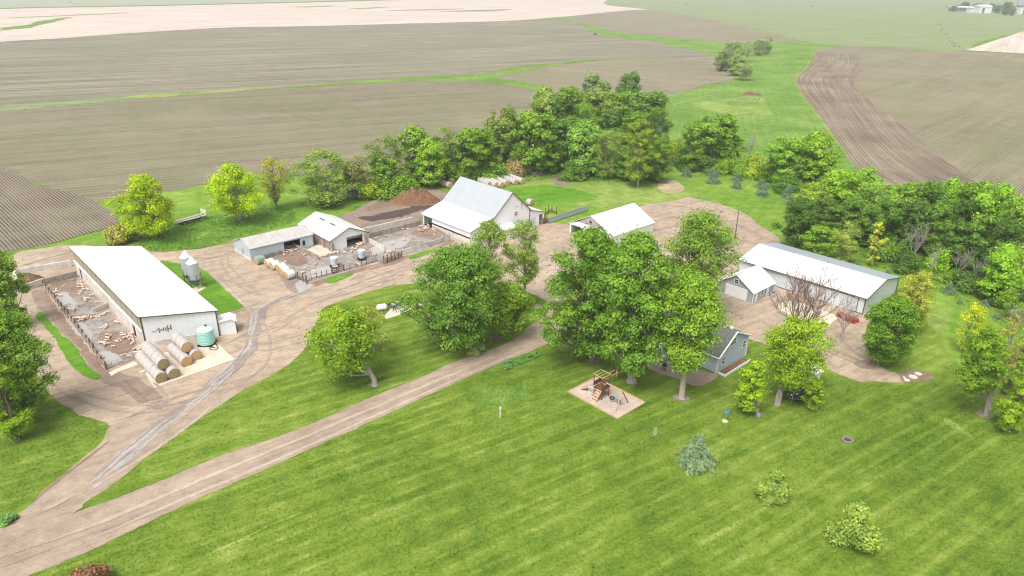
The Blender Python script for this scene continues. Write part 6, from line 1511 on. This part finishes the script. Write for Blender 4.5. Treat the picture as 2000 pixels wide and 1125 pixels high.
pigs([(838, 690)], *Z, 'pig at the front of the shed bay crowd', MP); pigs([(755, 775)], *Z, 'pig standing behind the wrapped bales', MP); pigs([(1022, 695)], *Z, 'lone pig beside the stained wall of the shed bay', MP)
pigs([(1165, 735)], *Z, 'pig at the tip of the stained wall', MP); pigs([(1178, 815)], *Z, 'lone pig left of the fence side feeder', MP)
pigs([(1265, 705), (1305, 705), (1340, 700), (1365, 695), (1390, 670), (1420, 660), (1440, 655), (1460, 660), (1480, 665), (1290, 712), (1405, 675)], *Z, 'pig in the row in front of the concrete shed wall', MP, GRID)
pigs([(1545, 635), (1600, 628), (1565, 662)], *Z, 'pig of the three left of the middle feeder', MP); pigs([(1670, 648)], *Z, 'pig right beside the middle feeder', MP)
pigs([(1015, 885), (990, 940), (1005, 930)], *Z, 'pig behind the last wrapped bale', MP); pigs([(1152, 920), (1158, 940)], *Z, 'pig on the wet floor at the puddle end', MP)
pigs([(1465, 858), (1440, 862)], *Z, 'pig behind the dark board gate', MP); pigs([(1615, 880)], *Z, 'pig at the thin posts right of the dark board gate', MP); pigs([(1050, 1035)], *Z, 'pig at the outer corner by the puddle', MP)
Z = (660, 400, 7.033)
pigs([(190, 600), (215, 600), (235, 615), (245, 590), (265, 550), (280, 530), (300, 545), (320, 555), (290, 565), (315, 530), (200, 580), (255, 605), (335, 545), (270, 580)], *Z, 'pig crowding the doorway of the concrete shed', MP)
pigs([(270, 820), (300, 835), (320, 828)], *Z, 'pig of the three at the thin post fence', MP); pigs([(365, 785)], *Z, 'pig just below the middle feeder', MP)
pigs([(500, 685), (520, 700), (480, 700)], *Z, 'pig behind the light panel gates', MP)
pigs([(640, 635), (685, 640), (720, 645), (665, 690), (700, 660)], *Z, 'pig passing the end of the pale divider wall', MP)
WP = 'pigs in the pen of the big barn wing'
pigs([(525, 460)], *Z, 'left pig of two near the concrete shed corner, wing pen', WP); pigs([(590, 485)], *Z, 'right pig of two near the concrete shed corner, wing pen', WP); pigs([(660, 437)], *Z, 'pig facing away in the wing pen, left half', WP)
pigs([(738, 545)], *Z, 'pig alone on the wet floor of the wing pen, lower left', WP); pigs([(905, 438), (915, 465), (918, 487)], *Z, 'pig of the trio in the middle of the wing pen', WP)
pigs([(885, 343)], *Z, 'left pig of two along the stained long wall', WP); pigs([(965, 340)], *Z, 'right pig of two along the stained long wall', WP)
pigs([(1140, 300), (1185, 325), (1195, 300), (1210, 320), (1225, 300), (1240, 285), (1250, 310), (1270, 330), (1300, 335), (1320, 350), (1340, 360), (1205, 335), (1180, 310), (1235, 318)], *Z, 'pig crowding below the big barn wing opening', WP)
pigs([(1115, 358), (1152, 365)], *Z, 'pig of the pair just left of the barn wing crowd', WP); pigs([(1325, 420)], *Z, 'pig right of centre in the wing pen', WP); pigs([(1370, 485)], *Z, 'pig near the right corner of the low pen wall', WP); pigs([(1150, 500)], *Z, 'pig in the lower right of the wing pen', WP)
pigs([(1000, 615), (1080, 600), (1125, 590)], *Z, 'pig lying along the low concrete pen wall', WP, GRID, .8)

# hay wagon
a, b = G(346, 441), G(401, 426); r = thing('hay_wagon', 'flat hay wagon with a slatted end rack in the weeds', 'wagon', a, math.atan2(b.y - a.y, b.x - a.x))
L = 7.4
m_ = MB(); m_.box((L / 2, 0, 1.0), (L, 2.5, .10)); m_.build('deck', M['greywood'], r)
m_ = MB(); m_.box((L / 2, 0, 1.055), (L - .3, .5, .012)); m_.build('deck_board', M['wood'], r)
m_ = MB(); m_.box((L / 2, -1.25, .9), (L, .08, .16)); m_.box((L / 2, .6, .85), (L, .15, .2)); m_.box((L / 2, -.6, .85), (L, .15, .2)); m_.build('frame', M['black'], r)
m_ = MB()
for z in (1.45, 1.85, 2.25): m_.box((L + .0, 0, z), (.08, 2.3, .2))
for y in (-1, 1): m_.box((L - .07, y, 1.6), (.1, .12, 1.3))
m_.build('end_rack', M['trim'], r)
for x in (1.3, L - 1.6):
    for y in (-1.0, 1.0):
        m_ = MB(); m_.tube([(x, y - .11, .38), (x, y + .11, .38)], .38, 14); w_ = m_.build('wheel', M['black'], r)
        m_ = MB(); m_.tube([(x, y - .125, .38), (x, y + .125, .38)], .2, 10); m_.build('rim', M['trim'], w_)
m_ = MB(); m_.tube([(0, 0, .7), (-1.8, 0, .25)], .06, 5); m_.build('drawbar', M['steel'], r)

# light pole
g = G(1435, 467); r = thing('utility_pole', 'slim dark pole standing in the dirt lot', 'pole', g)
m_ = MB(); m_.tube([(0, 0, -.1), (0, 0, 7.0)], [.14, .1], 8); m_.build('pole', M['wood'], r); m_ = MB(); m_.box((.25, 0, 6.7), (.6, .12, .14)); m_.lathe([(.13, 6.45), (.2, 6.6), (.1, 6.7)], 10, (.5, 0, 0)); m_.build('lamp_arm', M['steel'], r)
# white pipe riser
r = thing('white_pipe', 'short white pipe post standing on the lawn below the leafy bed', 'post', G(977, 815))
m_ = MB(); m_.tube([(0, 0, 0), (0, 0, 1.45)], .07, 8); m_.build('pipe', M['trim'], r, True); m_ = MB(); m_.tube([(0, 0, 1.45), (0, 0, 1.65)], .11, 8); m_.box((.12, 0, 1.5), (.25, .06, .06)); m_.build('cap', M['trim'], r)
# blue bird bath on a stone
r = thing('bird_feeder', 'blue whirligig on a thin stake beside a pale stone', 'garden ornament', G(1416, 822))
m_ = MB(); m_.tube([(0, 0, 0), (0, 0, 1.2)], .03, 6); m_.build('stake', M['steel'], r)
m_ = MB(); m_.lathe([(.05, 1.1), (.3, 1.3), (.24, 1.5), (.1, 1.62), (0, 1.64)], 8); m_.box((.2, 0, 1.55), (.35, .3, .12)); m_.build('blue_top', M['blue'], r)
m_ = MB(); m_.lathe([(.42, 0), (.36, .13), (.15, .2), (0, .21)], 9, (-.05, -.1, 0)); m_.build('base_stone', M['logend'], r)
# fire pit
r = thing('fire_pit', 'round stone fire pit in the front lawn', 'fire pit', G(1655, 861))
for k in range(14):
    t = k * 2 * math.pi / 14; m_ = MB(); m_.box((.62 * math.cos(t), .62 * math.sin(t), .13), (.26, .2, .26 + .03 * (k % 3)), t + math.pi / 2); m_.build('stone', M['stone'], r)
m_ = MB(); m_.lathe([(.5, .03), (.3, .12), (0, .18)], 12); m_.build('ash', M['ash'], r)
# stepping discs and white edging in the bed
for (px, r_, lab) in (((1766, 741), .0, 'white edging board across the planting bed'), ((1771, 743.5), .42, 'small paving disc beside the white board'), ((1783, 737), .62, 'largest paving disc in the middle of the bed'), ((1793, 731), .5, 'paving disc at the upper side of the bed')):
    m_ = MB()
    if r_: m_.lathe([(r_, 0), (r_, .1), (0, .11)], 14)
    else: m_.box((0, 0, .1), (.16, 1.3, .2))
    o = m_.build('paving_disc' if r_ else 'edging_board', M['logend' if r_ else 'trim']); o.location = G(*px) + Vector((0, 0, .05)); o.rotation_euler = (0, 0, -.25); tag(o, lab, 'disc' if r_ else 'board', 'discs in the planting bed' if r_ else None)
# red implement
a, b = G(1641, 619), G(1667, 630); r = thing('disc_harrow', 'red farm implement parked at the machine shed wall', 'implement', (a + b) / 2 , math.atan2(b.y - a.y, b.x - a.x))
m_ = MB(); m_.box((0, .45, .75), (3.8, .12, .12)); m_.box((0, -.45, .75), (3.8, .12, .12))
for x in (-1.8, -.6, .6, 1.8): m_.box((x, 0, .75), (.12, .95, .1))
m_.build('frame', M['red'], r)
for y in (-.5, .5):
    m_ = MB(); m_.tube([(-1.9, y, .33), (1.9, y, .33)], .05, 5)
    for k in range(10): m_.tube([(-1.8 + k * .4, y - .0, .33), (-1.76 + k * .4, y, .33)], .33, 12)
    m_.build('disc_gang', M['red'], r)
m_ = MB(); m_.tube([(1.9, 0, .75), (3.1, 0, .45)], .06, 5); m_.build('hitch', M['red'], r)
# heat pump and flower tubs by the garage
for (px, nm, lab) in (((1509, 580), 'stacked_pots', 'pale bundle against the garage side wall'),):
    r = thing(nm, lab, 'equipment', G(*px), GRID); m_ = MB(); m_.box((0, 0, .45), (1.1, .8, .9)); m_.build('casing', M['steel'], r); m_ = MB(); m_.lathe([(.3, .9), (.3, .96), (0, .97)], 12); m_.build('fan_cover', M['black'], r)
# patio things
r = thing('propane_tank', 'white rounded tank at the corner of the patio slab', 'tank', G(746, 607), .3)
m_ = MB(); n_ = 10; pth = [(-.95, 0, .75), (-.85, 0, .75), (-.6, 0, .75), (.6, 0, .75), (.85, 0, .75), (.95, 0, .75)]; m_.tube(pth, [.12, .42, .6, .6, .42, .12], 16); m_.build('tank_body', M['trim'], r, True)
m_ = MB(); m_.box((-.6, 0, .12), (.15, .8, .24)); m_.box((.6, 0, .12), (.15, .8, .24)); m_.build('leg', M['steel'], r)
r = thing('slatted_table', 'dark iron frame table standing on the patio slab', 'table', G(773, 602), GRID)
m_ = MB()
for x in (-1.0, 1.0):
    for y in (-.8, .8): m_.box((x, y, .4), (.1, .1, .8))
m_.build('leg', M['black'], r)
m_ = MB()
for k in range(7): m_.box((-1.0 + k * .333, 0, .82), (.12, 1.8, .08))
m_.box((0, .85, .8), (2.2, .1, .14)); m_.box((0, -.85, .8), (2.2, .1, .14)); m_.build('slatted_top', M['black'], r)
m_ = MB()
for s in (-1, 1): m_.box((s * .6, s * .2, 1.0), (.5, 1.0, .25))
m_.build('green_box', M['greennet'], r)
# playset
PA = G(1206, 818); r = thing('swing_set', 'wooden playset with slide, climbing wall and swings on a tan pad', 'playset', PA, GRID)
m_ = MB(); m_.box((3.05, 4.7, .03), (6.1, 9.4, .06)); m_.build('play_pad', M['playchips'], r)
m_ = MB(); m_.box((3.05, -.05, .08), (6.3, .12, .16)); m_.box((3.05, 9.45, .08), (6.3, .12, .16)); m_.box((-.05, 4.7, .08), (.12, 9.4, .16)); m_.box((6.15, 4.7, .08), (.12, 9.4, .16)); m_.build('pad_border', M['palewood'], r)
cx, cy = 2.75, 5.45
m_ = MB()
for x in (-.8, .8):
    for y in (-.8, .8): m_.box((cx + x, cy + y, 1.9), (.1, .1, 3.7))
m_.build('tower_post', M['redwood'], r)
m_ = MB(); m_.box((cx, cy, 1.5), (1.7, 1.7, .1)); m_.build('tower_deck', M['redwood'], r)
m_ = MB()
for s in (-1, 1):
    m_.box((cx + s * .82, cy, 2.1), (.05, 1.6, .75)) if s > 0 else m_.box((cx, cy - .82, 2.0), (1.6, .05, .5))
m_.box((cx, cy + .82, 2.1), (1.6, .05, .75)); m_.build('tower_railing', M['redwood'], r)
m_ = MB(); 
for y in (-.9, .9): m_.box((cx, cy + y, 3.75), (1.9, .08, .1)); m_.box((cx, cy + y * .3, 3.76), (1.9, .06, .08))
for x in (-.9, .9): m_.box((cx + x, cy, 3.7), (.08, 1.9, .1))
m_.box((cx + 1.9, cy, 3.3), (1.8, .08, .08)); m_.box((cx + 1.9, cy - .8, 3.3), (1.8, .08, .08)); m_.box((cx + 2.8, cy - .4, 2.9), (.08, .08, 1.2)); m_.build('canopy_frame', M['palewood'], r)
m_ = MB(); m_.slab([(cx - .6, cy + .85, 1.5), (cx + .1, cy + .85, 1.5), (cx - .3, cy + 3.1, .2), (cx - 1.0, cy + 3.1, .2)], .08)
m_.slab([(cx - .62, cy + .85, 1.5), (cx - .62, cy + .85, 1.75), (cx - 1.02, cy + 3.1, .45), (cx - 1.02, cy + 3.1, .2)], .05); m_.slab([(cx + .12, cy + .85, 1.5), (cx + .12, cy + .85, 1.75), (cx - .28, cy + 3.1, .45), (cx - .28, cy + 3.1, .2)], .05); m_.build('slide', M['palewood'], r)
m_ = MB(); m_.slab([(cx - .85, cy - .75, 1.5), (cx - .85, cy + .15, 1.5), (cx - 2.0, cy + .15, .05), (cx - 2.0, cy - .75, .05)], .08); cw_ = m_.build('climbing_wall', M['palewood'], r)
m_ = MB()
for i in range(4):
    for j in range(3): m_.box((cx - 1.0 - i * .27, cy - .58 + j * .28, 1.35 - i * .34), (.14, .12, .12))
m_.build('climbing_hold', M['redwood'], cw_)
m_ = MB()
for k in range(5): m_.box((cx - 1.35, cy + .35 + k * .22, 1.0), (.04, .04, 2.0))
for k in range(4): m_.box((cx - 1.35, cy + .8, .3 + k * .45), (.05, .95, .05))
m_.box((cx - 1.1, cy + .5, 2.0), (.6, .06, .06)); m_.build('rope_ladder', M['trim'], r)
m_ = MB(); m_.tube([(cx, cy - .8, 2.6), (cx + .1, cy - 3.85, 2.6)], .09, 6); m_.build('swing_beam', M['palewood'], r)
ex, ey = cx + .1, cy - 3.75
for sx in (-1, 1):
    m_ = MB(); m_.tube([(ex, ey, 2.55), (ex + sx * 1.45, ey - .15, 0)], .075, 5); m_.build('leg', M['palewood' if sx < 0 else 'redwood'], r)
m_ = MB(); m_.tube([(ex - .6, ey - .06, 1.2), (ex + .6, ey - .06, 1.2)], .05, 5); m_.build('cross_brace', M['palewood'], r)
for t, mm, nm in ((.42, 'black', 'tyre_swing'), (.64, 'teal', 'swing_seat'), (.82, 'blue', 'swing_seat')):
    c = Vector((cx + .1 * t, cy - .8 - 3.1 * t, 2.5)); m_ = MB()
    if nm == 'tyre_swing':
        m_.tube([c + Vector((.32 * math.cos(k * .5236), .32 * math.sin(k * .5236), -1.85)) for k in range(13)], .11, 6)
    else: m_.box(c + Vector((0, 0, -1.75)), (.3, .5, .08 if mm == 'teal' else .3))
    sw = m_.build(nm, M[mm], r); m_ = MB()
    for s in (-.2, .2): m_.tube([c + Vector((0, s, 0)), c + Vector((0, s, -1.75))], .015, 3)
    m_.build('chain', M['steel'], sw)
# grill and pots by the porch, teal chair
for (px, m, nm, cat, lab) in (((1297, 722), 'black', 'grill', 'grill', 'black grill beside the white porch steps'), ((1320, 712), 'teal', 'garden_chair', 'chair', 'small teal chair under the tree beside the porch')):
    r = thing(nm, lab, cat, G(*px), GRID); m_ = MB(); m_.lathe([(.05, .55), (.34, .7), (.38, .85), (.3, 1.05), (.05, 1.15)], 12) if nm == 'grill' else m_.box((0, 0, .45), (.55, .55, .06)); m_.build('bowl' if nm == 'grill' else 'seat', M[m], r)
    m_ = MB()
    for s, t in ((-.22, -.22), (.22, -.22), (-.22, .22), (.22, .22)): m_.box((s, t, .24), (.05, .05, .46))
    m_.build('leg', M[m], r)
    if nm == 'garden_chair': m_ = MB(); m_.box((0, .26, .8), (.55, .06, .7)); m_.build('backrest', M[m], r)
# well ring in the island lawn
m_ = MB(); m_.lathe([(.9, 0), (.85, .12), (.6, .14), (.55, .03), (0, .03)], 16); o = m_.build('well_ring', M['stone']); o.location = G(1050, 600) + Vector((0, 0, .06)); tag(o, 'low round stone ring in the grass at the island end', 'ring')

# ------------------------------------------------------------------ far farmstead
def far_box(name, x0, x1, y, h, dpt, m, rm, label, cat='barn', ridge=1.25):
    a, b = G(x0, y), G(x1, y); r = thing(name, label, cat, a); L = b.x - a.x
    m_ = MB(); m_.box((L / 2, dpt / 2, h / 2), (L, dpt, h)); m_.build('wall', M[m], r)
    m_ = MB(); m_.prism([(-1, h - .05), (dpt + 1, h - .05), (dpt / 2, h * ridge)], 'x', -1, L + 1); m_.build('roof', M[rm], r)
    m_ = MB(); m_.box((L * .3, -.1, h * .4), (L * .2, .3, h * .8)); m_.build('door', M['galv_dark'], r); return r
far_box('far_shed', 1858, 1892, 22, 8, 14, 'galv_dark', 'farwhite', 'long low dark fronted shed at the left of the far farm')
far_box('far_barn', 1896, 1912, 25, 9, 18, 'farwhite', 'farwhite', 'small white barn in the middle of the far farm')
far_box('far_barn', 1912, 1932, 26, 13, 22, 'farwhite', 'farwhite', 'largest white barn of the far farm')
far_box('far_shed', 1991, 2015, 28, 14, 16, 'farwhite', 'galv_dark', 'white shed at the right edge of the far farm')
r = thing('silo', 'tall grey silo of the far farm at the picture edge', 'silo', G(1988, 26)); m_ = MB(); m_.lathe([(6.5, 0), (6.5, 34)], 20); m_.build('silo_wall', M['steel'], r, True); m_ = MB(); m_.lathe([(6.7, 34), (5, 38), (2, 40.5), (0, 41)], 20); m_.build('silo_dome', M['farwhite'], r, True)
FT = 'trees round the far farm'
for i, (cx, t, ba, w, lab) in enumerate(((1862, 11, 23, 14, 'leftmost tree of the far farm'), (1884, 3, 20, 22, 'tall tree behind the long shed of the far farm'), (1874, 9, 21, 14, 'low tree behind the long shed of the far farm'), (1912, 6, 20, 20, 'tree behind the white barns of the far farm'), (1936, 6, 23, 20, 'tree right of the largest white barn of the far farm'), (1950, 9, 26, 18, 'dark tree in the gap of the far farm'),
                                           (1966, 3, 30, 24, 'biggest tree of the far farm left of the silo'), (1978, 12, 31, 14, 'low tree at the foot of the far silo'), (1999, 10, 24, 14, 'tree at the picture edge beside the far silo'), (1848, 11, 16, 3, 'tiny distant tree left of the far farm'), (1586, 10, 14, 3, 'tiny distant tree in the far green field'), (1340, 7, 11, 3, 'tiny distant tree at the top of the picture'))):
    plant(('round1', 'round3', 'round4')[i % 3], cx, t, ba, w, (.065, .12, .05), lab, 'tree', FT)
for i, (x, y) in enumerate(((1829, 43), (1831, 49), (1837, 48), (1841, 55), (1839, 60), (1844, 67), (1851, 67), (1850, 74), (1858, 74), (1855, 79), (1861, 82), (1866, 86), (1859, 86), (1864, 91), (1874, 91))):
    plant('bush2', x, y - 1.6, y + .6, 3.0, (.09, .13, .06), 'one of the small dark weed clumps trailing across the far green field', 'bush', 'weed clumps trailing across the far green field')
g = G(130, 20); plant('round1', 137, 2, 5, 3, OLIVE, 'tiny distant tree at the top left', 'tree', FT)

# ------------------------------------------------------------------ haze
hz = NT('haze_air'); hz.t.nodes.remove(hz.b)
pv = hz.n('VolumePrincipled', {'Color': (.96, .97, 1.0), 'Density': .00018, 'Anisotropy': .0}); hz.t.links.new(pv.outputs[0], hz.out.inputs['Volume'])
m_ = MB(); m_.box((0, 2400, 31), (9200, 6200, 64)); o = m_.build('haze', hz.m); tag(o, kind='stuff')
